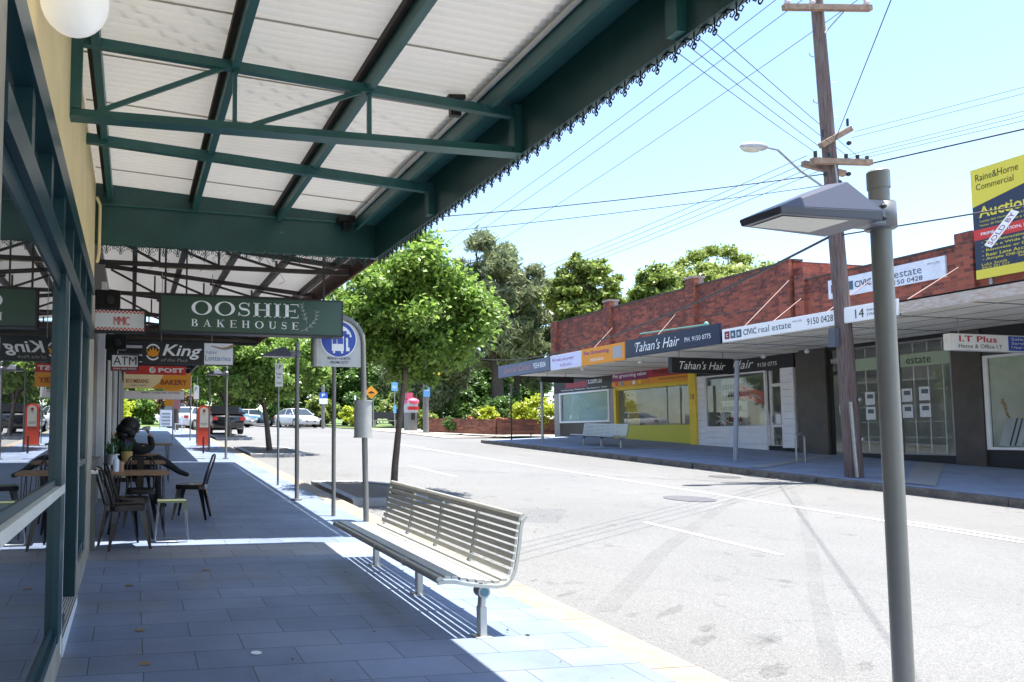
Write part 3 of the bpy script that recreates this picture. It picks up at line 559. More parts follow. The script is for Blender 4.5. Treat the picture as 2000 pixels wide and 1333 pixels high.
# fairy light strings looping beneath the roof
fl = MB()
for k in range(15):
    x = -.2 + k * .22; Y = 9.1 + (k % 4) * .6; pts = [(x + .05 * math.sin(j * 2.1), Y + j * .02, 4.25 - .42 * j / 8 * (1 + .3 * math.sin(k * 1.7))) for j in range(9)]; fl.tube(pts, .0035, 4, cap=False)
tag(fl.build('fairy_lights', asph), 'thin dark strings of fairy lights dangling under the cafe awning', 'fairy lights')
aw3 = thing('street_awning', 'narrower dark awning farthest along the left footpath', 'awning', (1, 28, 4.3))
t = MB(); t.box(-.5, 2.3, 19.2, 40, 4.28, 4.36); t.build('roof_panel', offw, aw3)
t = MB(); t.box(2.26, 2.32, 19.2, 40, 4.02, 4.279); t.build('fascia', dark, aw3)
for k in range(9): t = MB(); t.box(-.5, 2.26, 19.3 + k * 2.4, 19.4 + k * 2.4, 4.1, 4.279); t.build('rafter', dark, aw3)

# ------------------------------------------------------------ row of shops beyond
rs = thing('shop_building', 'dark fronted row of shops running on beyond the cafe tables', 'shop building', (-.6, 20, .8))
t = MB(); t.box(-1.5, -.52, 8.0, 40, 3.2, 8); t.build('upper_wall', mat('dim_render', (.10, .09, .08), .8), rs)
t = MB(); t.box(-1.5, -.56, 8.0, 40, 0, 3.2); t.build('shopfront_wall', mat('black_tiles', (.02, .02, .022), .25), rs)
t = MB(); t.box(-.56, -.50, 8.02, 12.0, .2, 1.16); t.box(-.56, -.46, 8.02, 12.0, 1.16, 1.19); t.build('dado', mat('granite_dado', (.30, .28, .25), .45, var=.3, scale=20), rs)
t = MB(); t.box(-.50, -.36, 7.995, 8.14, .25, 1.13); t.box(-.51, -.34, 7.99, 8.16, 1.13, 1.155, 1); t.build('cabinet', [mat('grey_cabinet', (.13, .13, .115), .5), white], rs)
for k, (Y, wd, m_) in enumerate(((12.2, .25, white), (13.4, .12, dark), (14.6, .2, offw), (16, .3, white), (17.8, .15, galv), (19.5, .3, offw), (22, .3, white), (24.5, .25, dark), (27, .3, white), (31, .4, offw), (36, .4, white), (39.6, .4, offw))):
    t = MB(); t.box(-.56, -.44, Y, Y + wd, lon(Y) - .05, 4.0); t.build('pilaster', m_, rs)
for k, Y in enumerate((12.6, 15, 16.6, 20, 22.6, 28)):
    t = MB(); t.box(-.555, -.54, Y, Y + 1.0, lon(Y) + .5, 3.3); t.build('window_pane', farglass, rs)
# block far behind
def hangsign(name, label, x0, x1, z0, z1, Y, th_, face, frame, loc=None, group=None, fr=.022):
    s_ = thing(name, label, 'sign', ((x0 + x1) / 2, Y, z0), 0, group)
    t = MB(); t.box(x0, x1, Y, Y + th_, z0, z1); t.build('casing', frame, s_)
    t = MB(); t.box(x0 + fr, x1 - fr, Y - .005, Y - .0005, z0 + fr, z1 - fr); t.build('face', face, s_)
    return s_
dgreen = mat('bakehouse_green', (.030, .075, .050), .3)
Y = 9.0
oo = hangsign('hanging_sign', 'long dark green lightbox of the bakehouse hanging across the footpath', .30, 2.60, 2.78, 3.245, Y, .2, dgreen, dark)
YF = Y - .005
# custom serif lettering, drawn from stems, bowls and serifs
def serif_word(mb, word, x, z, h, gap, wmul=1.):
    o = lambda a, b: (a, YF - .003, b)
    def rect(a0, a1, b0, b1): mb.add([o(a0, b0), o(a1, b0), o(a1, b1), o(a0, b1)], [(0, 1, 2, 3)])
    def quad(p): mb.add([o(*q) for q in p], [tuple(range(len(p)))])
    th = h * .055; st = h * .19
    def stem(cx, w_=st): rect(cx - w_ / 2, cx + w_ / 2, z, z + h); rect(cx - w_, cx + w_, z, z + th); rect(cx - w_, cx + w_, z + h - th, z + h)
    def bowl(cx, cz, rx, rz, ix, a0=0, a1=360):
        n = 26
        for i in range(n):
            A = R(a0 + (a1 - a0) * i / n); B = R(a0 + (a1 - a0) * (i + 1) / n)
            f_ = lambda t, rx_, rz_: (cx + rx_ * math.cos(t), cz + rz_ * math.sin(t))
            quad([f_(A, ix, rz - th), f_(A, rx, rz), f_(B, rx, rz), f_(B, ix, rz - th)])
    for ch in word:
        if ch == 'O': W = h * 1.08 * wmul; bowl(x + W / 2, z + h / 2, W / 2, h / 2, W / 2 - st)
        elif ch == 'I': W = st * 2.0; stem(x + W / 2)
        elif ch == 'H': W = h * .98 * wmul; stem(x + st); stem(x + W - st); rect(x + st, x + W - st, z + h / 2 - th / 2, z + h / 2 + th / 2)
        elif ch == 'E': W = h * .82 * wmul; stem(x + st); rect(x + st, x + W, z, z + th); rect(x + st, x + W, z + h - th, z + h); rect(x + st, x + W * .8, z + h / 2 - th / 2, z + h / 2 + th / 2); quad([(x + W, z), (x + W, z + h * .27), (x + W - th, z + th)]); quad([(x + W, z + h), (x + W - th, z + h - th), (x + W, z + h * .75)]); rect(x + W * .8 - th, x + W * .8, z + h * .38, z + h * .62)
        elif ch == 'S':
            W = h * .68 * wmul; n = 26; L = []
            for i in range(n + 1):
                t = i / n
                if t < .5: a = R(20 + 250 * (t / .5)); c_ = (x + W * .5, z + h * .73); px_ = c_[0] + W * .36 * math.cos(a); pz = c_[1] + h * .225 * math.sin(a)
                else: a = R(90 - 250 * ((t - .5) / .5)); c_ = (x + W * .5, z + h * .275); px_ = c_[0] + W * .40 * math.cos(a); pz = c_[1] + h * .235 * math.sin(a)
                L.append(Vector((px_, pz)))
            L[n // 2] = (L[n // 2 - 1] + L[n // 2 + 1]) / 2
            for i in range(n):
                def off(j):
                    d = L[min(j + 1, n)] - L[max(j - 1, 0)]; d.normalize(); w_ = th * .7 + (st * .62) * (math.exp(-((j / n - .5) / .14) ** 2) + .22 * math.exp(-((j / n - .2) / .1) ** 2) + .22 * math.exp(-((j / n - .8) / .1) ** 2)); return Vector((-d.y, d.x)) * w_ / 2 * 1.1
                a, b = off(i), off(i + 1); quad([tuple(L[i] + a), tuple(L[i] - a), tuple(L[i + 1] - b), tuple(L[i + 1] + b)])
            quad([(x + W * .92, z + h * .98), (x + W * .86, z + h * .98), (x + W * .84, z + h * .72), (x + W * .90, z + h * .70)]); quad([(x + W * .05, z + h * .02), (x + W * .11, z + h * .02), (x + W * .14, z + h * .28), (x + W * .08, z + h * .3)])
        elif ch == 'B': W = h * .8 * wmul; stem(x + st); bowl(x + W * .48, z + h * .75, W * .42, h * .25, W * .42 - st, -90, 90); bowl(x + W * .5, z + h * .26, W * .5, h * .26, W * .5 - st, -90, 90); rect(x + st, x + W * .5, z, z + th); rect(x + st, x + W * .5, z + h - th, z + h); rect(x + st, x + W * .5, z + h * .49, z + h * .49 + th)
        elif ch == 'A': W = h * .98 * wmul; quad([(x + W * .08, z), (x + W * .14, z), (x + W * .5, z + h * .85), (x + W * .47, z + h)]); quad([(x + W * .66, z), (x + W * .66 + st * 1.25, z), (x + W * .52, z + h), (x + W * .44, z + h * .95)]); rect(x + W * .22, x + W * .72, z + h * .3, z + h * .3 + th); rect(x, x + W * .24, z, z + th); rect(x + W * .56, x + W, z, z + th)
        elif ch == 'K': W = h * .95 * wmul; stem(x + st); quad([(x + st * 1.4, z + h * .38), (x + st * 1.4, z + h * .48), (x + W * .78, z + h), (x + W * .84, z + h)]); quad([(x + W * .38, z + h * .56), (x + W * .52, z + h * .66), (x + W * .98, z), (x + W * .98 - st * 1.3, z)]); rect(x + W * .65, x + W, z + h - th, z + h); rect(x + W * .6, x + W * 1.03, z, z + th)
        elif ch == 'U': W = h * .92 * wmul; rect(x + st * .5, x + st * 1.5, z + h * .3, z + h); rect(x + W - st * .8, x + W - st * .5, z + h * .3, z + h); rect(x, x + st * 2, z + h - th, z + h); rect(x + W - st * 1.3, x + W, z + h - th, z + h); bowl(x + W / 2, z + h * .3, W / 2 - st * .5, h * .3, W / 2 - st * 1.3, 180, 360)
        x += W + gap
    return x
lt = MB(); x_ = serif_word(lt, 'OOSHIE', 0, 3.0, .175, .026)
sx = (2.02 - .685) / (x_ - .026)
lt.v = [(.685 + p[0] * sx, p[1], p[2]) for p in lt.v]
l2 = MB(); x_ = serif_word(l2, 'BAKEHOUSE', 0, 2.856, .092, .062); sx = (2.02 - .685) / (x_ - .062); l2.v = [(.685 + p[0] * sx, p[1], p[2]) for p in l2.v]
lt.add(l2.v, l2.f); lt.build('lettering', textw, oo)
sp = MB()   # wheat sprigs
palew = mat('pale_grey_print', (.6, .62, .6), .5)
def sprig(pts):
    sp.tube([(a, YF - .004, b) for a, b in pts], .0025, 4, cap=False)
    for i in range(1, len(pts)):
        p = Vector(pts[i]); d = (p - Vector(pts[i - 1])).normalized(); n = Vector((-d.y, d.x))
        for s_ in (-1, 1):
            q = p + n * s_ * .03 + d * .028; m_ = (p + q) / 2 + d * .012
            sp.tube([(p.x, YF - .004, p.y), (m_.x, YF - .004, m_.y), (q.x, YF - .004, q.y), ((p.x + q.x) / 2 + n.x * s_ * .008, YF - .004, (p.y + q.y) / 2 - .008), (p.x, YF - .004, p.y)], .0018, 4, cap=False)
sprig([(2.02 + .03, 2.84), (2.11, 2.86), (2.165, 2.9), (2.205, 2.945), (2.235, 2.99), (2.25, 3.035), (2.255, 3.08)]); sprig([(2.13, 2.93), (2.115, 2.99), (2.10, 3.04), (2.085, 3.09), (2.07, 3.13), (2.06, 3.165)])
sp.build('wheat_emblem', palew, oo)
t = MB(); t.box(.36, .385, 9.08, 9.105, 3.245, 3.95); t.box(.62, .64, 9.08, 9.1, 3.245, 4.0); t.box(2.36, 2.385, 9.08, 9.105, 3.245, 3.95); t.build('hanger_rod', darkst, oo)
nn_ = hangsign('hanging_sign', 'small white sign with red chequered borders hanging by the shop wall', -.49, .15, 2.78, 3.075, 9.2, .14, white, dark, fr=.026)
t = MB()
for k in range(26):
    for r_ in range(2):
        x = -.462 + k * .0229
        if (k + r_) % 2 == 0:
            for zb in (2.806, 3.015): t.add([(x, 9.19, zb + r_ * .017), (x + .0229, 9.19, zb + r_ * .017), (x + .0229, 9.19, zb + .017 + r_ * .017), (x, 9.19, zb + .017 + r_ * .017)], [(0, 1, 2, 3)])
t.build('chequer_border', red, nn_)
text('MMIC', (-.24, 9.19, 2.87), UX, UZ, .19, .105, red, nn_, spacing=.8)
sb = thing('speaker_box', 'black box speaker fixed to the wall above the small red and white sign', 'speaker', (-.4, 9.3, 3.1))
t = MB(); t.box(-.48, -.17, 9.35, 9.6, 3.10, 3.33); t.build('cabinet', black, sb, bevel=.01)
t = MB(); t.sphere((-.3, 9.345, 3.2), .06, 14, 8, sc_=(1, .15, 1)); t.build('grille', dark, sb)
t = MB(); t.box(-.45, -.3, 9.4, 9.5, 2.94, 3.1); t.build('bracket', dark, sb)
# king sign
kg = hangsign('hanging_sign', 'black sign with white lettering and gold crown, lottery panel at its right end', .13, 1.475, 2.575, 2.91, 11.0, .12, dark, dark)
yk = 10.993
t = MB(); t.box(1.035, 1.465, yk - .004, yk, 2.583, 2.9); t.build('white_panel', textw, kg)
text('King', (.42, yk, 2.645), UX, UZ, .58, .22, textw, kg, bold=.018, shear=.25)
text('of the Pack', (.40, yk, 2.612), UX, UZ, .40, .045, mat('grey_print', (.35, .35, .35), .5), kg, shear=.25)
t = MB(); t.ring((.285, yk, 2.745), UX, UZ, -UY, .004, .098, .122, 25, 155, 16, 0, .9, 1); t.ring((.285, yk, 2.745), UX, UZ, -UY, .004, .098, .122, 205, 320, 16, 0, .9, 1); t.build('ring_logo', textw, kg)
t = MB(); t.prism([(-.1, .04), (-.06, .0), (-.045, .065), (-.02, .02), (0, .085), (.02, .02), (.045, .065), (.06, .0), (.1, .04), (.07, -.05), (0, -.07), (-.07, -.05)], (.285, yk, 2.745), UX, UZ, -UY, .006); t.build('crown_logo', orange, kg)
lb = mat('pale_blue_print', (.12, .3, .6), .5)
text('NSW', (1.065, yk - .005, 2.74), UX, UZ, .16, .04, lb, kg); text('Lotteries', (1.05, yk - .005, 2.64), UX, UZ, .38, .075, lb, kg)
for i, c_ in enumerate(((.7, .1, .05), (.8, .5, .05), (.15, .5, .1), (.05, .2, .6))):
    t = MB(); P = [(1.12 + .3 * j / 8 + .02, yk - .008, 2.845 - .045 * math.sin(j / 8 * 3.3 + .2) * (j / 8) - i * .012 * (j / 8) + .012) for j in range(10)]; t.tube(P, .005, 4, cap=False); t.build('rainbow_stripe', mat('stripe_%d' % i, c_, .5), kg)
t = MB(); t.box(.4, .41, 11.05, 11.06, 2.91, 3.95); t.box(1.15, 1.16, 11.05, 11.06, 2.91, 3.95); t.build('hanger_rod', galv, kg)
at = hangsign('hanging_sign', 'small white cash machine sign with a dark red lower band', -.33, .09, 2.49, 2.74, 11.3, .1, textw, navy)
text('ATM', (-.29, 11.294, 2.575), UX, UZ, .34, .125, navy, at)
t = MB(); t.box(-.33, .09, 11.286, 11.294, 2.49, 2.545); t.build('red_band', maroon, at); text('AVAILABLE INSIDE', (-.29, 11.286, 2.507), UX, UZ, .34, .022, textw, at, bold=.02)
sb2 = copy_tree(sb); sb2.location = (-.34, 11.45, 2.83); sb2['label'] = 'black box speaker fixed to the wall above the cash machine sign'
po = hangsign('hanging_sign', 'red postal sign hanging beyond the black sign', -.15, 1.05, 2.735, 2.905, 15, .1, red, red)
t = MB(); t.ring((.38, 14.99, 2.82), UX, UZ, -UY, .004, 0, .062, 0, 360, 24); t.build('round_logo', textw, po); t = MB(); t.ring((.39, 14.984, 2.835), UX, UZ, -UY, .003, .018, .034, -90, 90, 12); t.box(.365, .38, 14.979, 14.983, 2.77, 2.87); t.build('logo_mark', red, po)
text('POST', (.5, 14.99, 2.775), UX, UZ, .5, .09, textw, po, bold=.03)
bk = hangsign('hanging_sign', 'orange and cream bakery sign partly behind the red postal sign', -.20, 1.30, 2.57, 2.93, 17, .1, orange, orange)
t = MB(); t.prism([(0, 0), (.62, 0), (.8, .14), (.9, .36), (0, .36)], (-.20, 16.994, 2.57), UX, UZ, -UY, .004); t.build('cream_panel', cream, bk)
text('BAKERY', (.62, 16.99, 2.66), UX, UZ, .6, .12, mat('brown_print', (.30, .06, .02), .5), bk, bold=.03); text('BOOMERANG', (-.15, 16.988, 2.69), UX, UZ, .5, .09, mat('brown_print2', (.30, .06, .02), .5), bk, bold=.01); text('OPEN 7 DAYS', (-.05, 16.988, 2.62), UX, UZ, .35, .03, textk, bk)
wb = hangsign('hanging_sign', 'long white sign board lowest of the hanging signs', -.20, 1.2, 2.36, 2.55, 17.6, .1, textw, white)
text('BREAD CAKES PIES PASTRIES', (.2, 17.59, 2.49), UX, UZ, .9, .035, textk, wb)

# ============================================================ CAFE FURNITURE
def table(loc, w_=.68, d_=.62, h=.735):
    r_ = thing('cafe_table', '', 'table', loc)
    t = MB(); t.box(-w_ / 2, w_ / 2, -d_ / 2, d_ / 2, h - .035, h); t.build('tabletop', timber, r_, False, bevel=.004)
    for sx_ in (-1, 1):
        for sy_ in (-1, 1):
            t = MB()
            for dx, dy in ((.0, .05), (.05, .0)):
                t.tube([(sx_ * (w_ / 2 - .06 - dx), sy_ * (d_ / 2 - .05 - dy), h - .036), (sx_ * (w_ / 2 - .05), sy_ * (d_ / 2 - .05), .0)], .006, 6)
            t.build('leg', black, r_, False)
    return r_
tb = table((.09, 8.85, lon(8.85))); tb['group'] = 'wooden cafe tables along the shop wall'; tb['label'] = 'nearest wooden topped cafe table, with a hand sanitiser bottle on it'
for (x, y, lb_) in ((.11, 10.35, 'second wooden cafe table from the camera, with the lavender basket on it'), (.10, 11.7, 'third wooden cafe table, right beside the seated person'), (.42, 14.6, 'farthest small cafe table beyond the seated person')):
    c_ = copy_tree(tb); c_.location = (x, y, lon(y)); c_['label'] = lb_
def tolix(loc, rz, label):
    r_ = thing('metal_chair', label, 'chair', loc, rz, 'black steel cafe chairs')
    t = MB(); n = 6; P = []
    def rr(x0, x1, y0, y1, r, z):
        q = []
        for cx, cy, a in ((x1 - r, y1 - r, 0), (x0 + r, y1 - r, 90), (x0 + r, y0 + r, 180), (x1 - r, y0 + r, 270)):
            for k in range(4): q.append((cx + r * math.cos(R(a + 30 * k)), cy + r * math.sin(R(a + 30 * k)), z))
        return q
    a = rr(-.17, .17, -.18, .19, .06, .455); b = rr(-.18, .18, -.19, .20, .07, .445); c = rr(-.18, .18, -.19, .20, .07, .395)
    N = 16; t.add(a + b + c, [tuple(range(N))] + [(i, (i + 1) % N, N + (i + 1) % N, N + i) for i in range(N)] + [(N + i, N + (i + 1) % N, 2 * N + (i + 1) % N, 2 * N + i) for i in range(N)])
    t.build('seat', gun, r_, False)
    # back on -y side leaning back; front +y
    t = MB(); hoop = [(-.165, -.17, .44), (-.175, -.215, .6), (-.175, -.27, .76), (-.13, -.29, .835), (0, -.295, .85), (.13, -.29, .835), (.175, -.27, .76), (.175, -.215, .6), (.165, -.17, .44)]
    t.tube(hoop, .012, 7); t.add([(-.04, -.175, .45), (.04, -.175, .45), (.05, -.285, .84), (-.05, -.285, .84), (-.04, -.179, .45), (.04, -.179, .45), (.05, -.289, .84), (-.05, -.289, .84)], [(0, 1, 2, 3), (7, 6, 5, 4), (0, 4, 5, 1), (2, 6, 7, 3), (1, 5, 6, 2), (0, 3, 7, 4)])
    for s_ in (-1, 1): t.tube([(s_ * .115, -.172, .44), (s_ * .13, -.28, .8)], .009, 6)
    t.build('backrest', gun, r_, False)
    for sx_ in (-1, 1):
        for sy_ in (-1, 1):
            t = MB(); x0, y0 = sx_ * .155, sy_ * .165; x1, y1 = sx_ * .205, sy_ * .225
            w0, w1 = .062, .018
            vs = []
            for (x, y, z, q) in ((x0, y0, .40, w0), (x0 + sx_ * .02, y0 + sy_ * .02, .27, w0 * .72), (x1, y1, 0, w1)):
                vs += [(x - sx_ * q, y, z), (x + sx_ * .01, y + sy_ * .01, z), (x, y - sy_ * q, z), (x - sx_ * q * .6, y - sy_ * q * .6, z)]
            t.add(vs, [(i * 4 + j, i * 4 + (j + 1) % 4, (i + 1) * 4 + (j + 1) % 4, (i + 1) * 4 + j) for i in range(2) for j in range(4)] + [(0, 1, 2, 3), (8, 9, 10, 11)])
            t.build('leg', gun, r_, False)
    return r_
ch = tolix((-.06, 8.12, lon(8.12)), -math.pi / 2 + .3, 'nearest black metal chair, at the left front of the first table, facing right')
for (x, y, rz, lb_) in ((.80, 10.0, math.pi / 2 - .25, 'black metal chair standing out on the footpath, its back to the road'),
                        (.0, 8.72, -math.pi / 2 + .15, 'black metal chair tucked in right behind the nearest chair'),
                        (.12, 9.55, math.pi, 'black chair with its back hoop towards us between the first and second tables'),
                        (.12, 12.4, math.pi, 'black chair just beyond the third table'),
                        (-.05, 10.97, -math.pi / 2, 'black chair under the seated person')):
    c_ = copy_tree(ch); c_.location = (x, y, lon(y)); c_.rotation_euler = (0, 0, rz); c_['label'] = lb_
# rotate convention: front is +y, so facing +x is -90deg
st = thing('steel_stool', 'low olive topped stool on thin bent rod legs beside the nearest table', 'stool', (.46, 8.45, lon(8.45)))
olive = mat('olive_steel', (.17, .2, .13), .35, .4)
t = MB(); t.box(-.17, .15, -.16, .16, .43, .455); t.box(.11, .15, -.16, -.155, .34, .43); t.build('seat', olive, st, False, bevel=.006)
for y in (-.15, .15):
    t = MB(); t.tube([(-.15, y, .43), (-.19, y, .03), (-.17, y, .01), (.15, y, .01), (.17, y, .03), (.14, y, .43)], .0065, 6); t.build('leg', galv, st, False)
# things on the tables
sa = thing('sanitiser_bottle', 'clear pump bottle with pale blue gel on the nearest table', 'bottle', (-.17, 8.7, lon(8.85) + .735))
t = MB(); t.tube([(0, 0, 0), (0, 0, .13), (0, 0, .155), (0, 0, .16)], [.038, .038, .02, .013], 14); t.build('bottle_body', mat('clear_gel', (.62, .72, .85), .15), sa, False)
t = MB(); t.tube([(0, 0, .16), (0, 0, .2)], .008, 8); t.tube([(0, 0, .2), (.04, 0, .195)], .006, 6); t.build('pump', textw, sa, False)
sa2 = copy_tree(sa); sa2.location = (-.24, 10.2, lon(10.35) + .735); sa2['label'] = 'second clear pump bottle, by the lavender basket'
ft = mat('flower_tin', (.45, .22, .12), .5)
t = MB(); t.tube([(-.11, 8.75, lon(8.85) + .735), (-.11, 8.75, lon(8.85) + .85)], .03, 12); tag(t.build('menu_holder', ft), 'brown cup behind the pump bottle on the nearest table', 'cup')
def plant(loc, label, potm, flower):
    r_ = thing('potted_plant', label, 'plant', loc)
    t = MB(); t.tube([(0, 0, 0), (0, 0, .13), (0, 0, .135)], [.062, .078, .07], 16); t.build('pot', potm, r_, False)
    lm = leafmat('plant_leaf', (.03, .10, .03), (.08, .18, .06)) if 'plant_leaf' not in MATS else MATS['plant_leaf']
    t = MB()
    for k in range(90):
        a = random.uniform(0, 6.28); l = random.uniform(.08, .2); s_ = random.uniform(.1, .5); p = Vector((math.cos(a) * .05, math.sin(a) * .05, .12)); q = p + Vector((math.cos(a) * l * s_, math.sin(a) * l * s_, l)); n = Vector((-math.sin(a), math.cos(a), 0)) * .006
        t.add([p - n, p + n, q], [(0, 1, 2)])
    t.build('leaves', lm, r_, False)
    t = MB()
    for k in range(16):
        a = random.uniform(0, 6.28); rr_ = random.uniform(0, .07); x, y = math.cos(a) * rr_, math.sin(a) * rr_; z = random.uniform(.2, .3); t.tube([(x * .6, y * .6, z - .06), (x, y, z)], [.008, .004], 5)
    t.build('flowers', flower, r_, False)
    return r_
basket = mat('wicker_basket', (.48, .33, .12), .8, var=.25, scale=60, bump=.5)
plant((-.06, 10.1, lon(10.35) + .735), 'lavender in a tan wicker basket on the second table', basket, mat('lavender', (.16, .10, .35), .7))
plant((-.22, 10.9, lon(10.9) + .80), 'dark leafy plant against the wall behind the lavender basket', dark, mat('orange_bloom', (.4, .15, .03), .7))
plant((-.24, 9.5, lon(9.5) + .75), 'small green plant against the wall behind the nearest table', mat('steel_pot', (.4, .4, .45), .3, .6), mat('leafy', (.05, .16, .08), .7))
# ------------------------------------------------------------ seated person (skin-modified skeleton, applied)
def skin_mesh(name, verts, edges, radii, mats, parent, sub=2, matfn=None, loc=(0, 0, 0), root=0):
    me = bpy.data.meshes.new('sk'); me.from_pydata(verts, edges, []); ob = bpy.data.objects.new('sk', me); C.objects.link(ob)
    md = ob.modifiers.new('s', 'SKIN'); 
    if not me.skin_vertices:
        bpy.context.view_layer.objects.active = ob
    md.use_smooth_shade = True; ms = ob.modifiers.new('u', 'SUBSURF'); ms.levels = sub; ms.render_levels = sub
    for i, r_ in enumerate(radii):
        sv = me.skin_vertices[0].data[i]; sv.radius = (r_, r_) if not isinstance(r_, tuple) else r_; sv.use_root = (i == root)
    dg = bpy.context.evaluated_depsgraph_get(); m2 = bpy.data.meshes.new_from_object(ob.evaluated_get(dg)); bpy.data.objects.remove(ob)
    m2.materials.clear()
    for m_ in mats: m2.materials.append(m_)
    for p in m2.polygons:
        p.use_smooth = True; p.material_index = matfn(p.center) if matfn else 0
    m2.name = name; o = bpy.data.objects.new(name, m2); C.objects.link(o)
    if parent is not None: o.parent = parent
    return o
PY = 10.95; pz = lon(PY); PSC = 1.06
cloth = mat('black_clothing', (.008, .008, .009), .85); skin = mat('skin', (.42, .24, .17), .5)
# local frame: x towards the road, y along the street, z up from the ground; facing +x
V = [(0, 0, .50), (-.01, 0, .68), (.0, 0, .86), (.02, 0, .95), (.045, 0, 1.03),          # 0 pelvis 1 waist 2 chest 3 neckbase 4 neck
     (.075, 0, 1.10), (.085, 0, 1.17),                                                   # 5,6 head
     (.02, -.17, .90), (.20, -.20, .78), (.34, -.16, .84), (.30, -.12, 1.02),            # 7 shoulder R (camera side) 8 upperarm 9 elbow 10 wrist
     (.02, .17, .90), (.10, .22, .70), (.26, .14, .60), (.36, .1, .62),                  # 11..14 left arm
     (.04, -.10, .50), (.24, -.12, .60), (.43, -.1, .68), (.57, -.06, .60), (.71, -.02, .50), (.85, -.02, .45),  # 15..20 crossed leg: knee 17, ankle 19, toe 20
     (.04, .10, .50), (.42, .10, .48), (.42, .1, .12), (.44, .1, .05), (.56, .1, .035)]
E_ = [(0, 1), (1, 2), (2, 3), (3, 4), (4, 5), (5, 6), (2, 7), (7, 8), (8, 9), (9, 10), (2, 11), (11, 12), (12, 13), (13, 14), (0, 15), (15, 16), (16, 17), (17, 18), (18, 19), (19, 20), (0, 21), (21, 22), (22, 23), (23, 24), (24, 25)]
RR = [(.15, .15), (.14, .16), (.155, .17), (.11, .12), .06, .085, .085, .085, .068, .055, .035, .085, .065, .05, .035, .09, .085, .07, .055, .04, .03, .09, .075, .05, .04, .03]
pr = thing('person', 'person in black seated at a cafe table, legs crossed, drinking from a bottle', 'person', (-.07, PY, pz + .0))
def pm(c): return 1 if (c.z > 1.02 and c.x < .22) or (c.z > .985 and c.x > .22) or (c.x > .33 and .55 < c.z < .7 and c.y > .03) else 0
skin_mesh('body', V, E_, RR, [cloth, skin], pr, 2, pm)
HV = [(.30, -.12, 1.02), (.285, -.115, 1.07)]; HE = [(0, 1)]; HR = [.028, .036]
for k in range(4):
    b0 = len(HV); HV += [(.27, -.135 + k * .018, 1.09 + k * .002), (.245, -.14 + k * .018, 1.105), (.225, -.125 + k * .014, 1.095)]; HE += [(1, b0), (b0, b0 + 1), (b0 + 1, b0 + 2)]; HR += [.011, .0095, .008]
b0 = len(HV); HV += [(.27, -.09, 1.06), (.245, -.085, 1.065)]; HE += [(1, b0), (b0, b0 + 1)]; HR += [.012, .01]
skin_mesh('hand', HV, HE, HR, [skin], pr, 1)
t = MB(); t.sphere((.04, 0, 1.125), .128, 26, 18, sc_=(1.08, .95, .98)); t.sphere((.0, 0, 1.075), .118, 24, 14, sc_=(1.25, 1.05, .85)); t.sphere((-.05, 0, 1.0), .10, 18, 10, sc_=(1.1, 1.15, .7)); t.sphere((.06, -.08, 1.03), .06, 14, 10, sc_=(1.1, .6, 1.2)); t.build('hair', mat('black_hair', (.006, .005, .005), .5), pr, False)
t = MB(); t.sphere((.165, 0, 1.12), .016, 8, 6); t.sphere((.158, 0, 1.085), .018, 8, 6, sc_=(1, 1.4, .5)); t.sphere((.14, 0, 1.055), .03, 10, 8); t.build('face', skin, pr, False)
pr.scale = (PSC, PSC, PSC)
bt = MB(); bt.tube([(-.07 + PSC * a_, PY + PSC * b_, pz + PSC * c_) for a_, b_, c_ in ((.165, -.11, 1.075), (.20, -.11, 1.08), (.22, -.115, 1.085), (.31, -.125, 1.10))], [.012, .014, .027, .03], 12)
tag(bt.build('drink_bottle', mat('clear_plastic', (.6, .62, .66), .2)), 'clear plastic bottle held to the seated person\'s mouth', 'bottle')

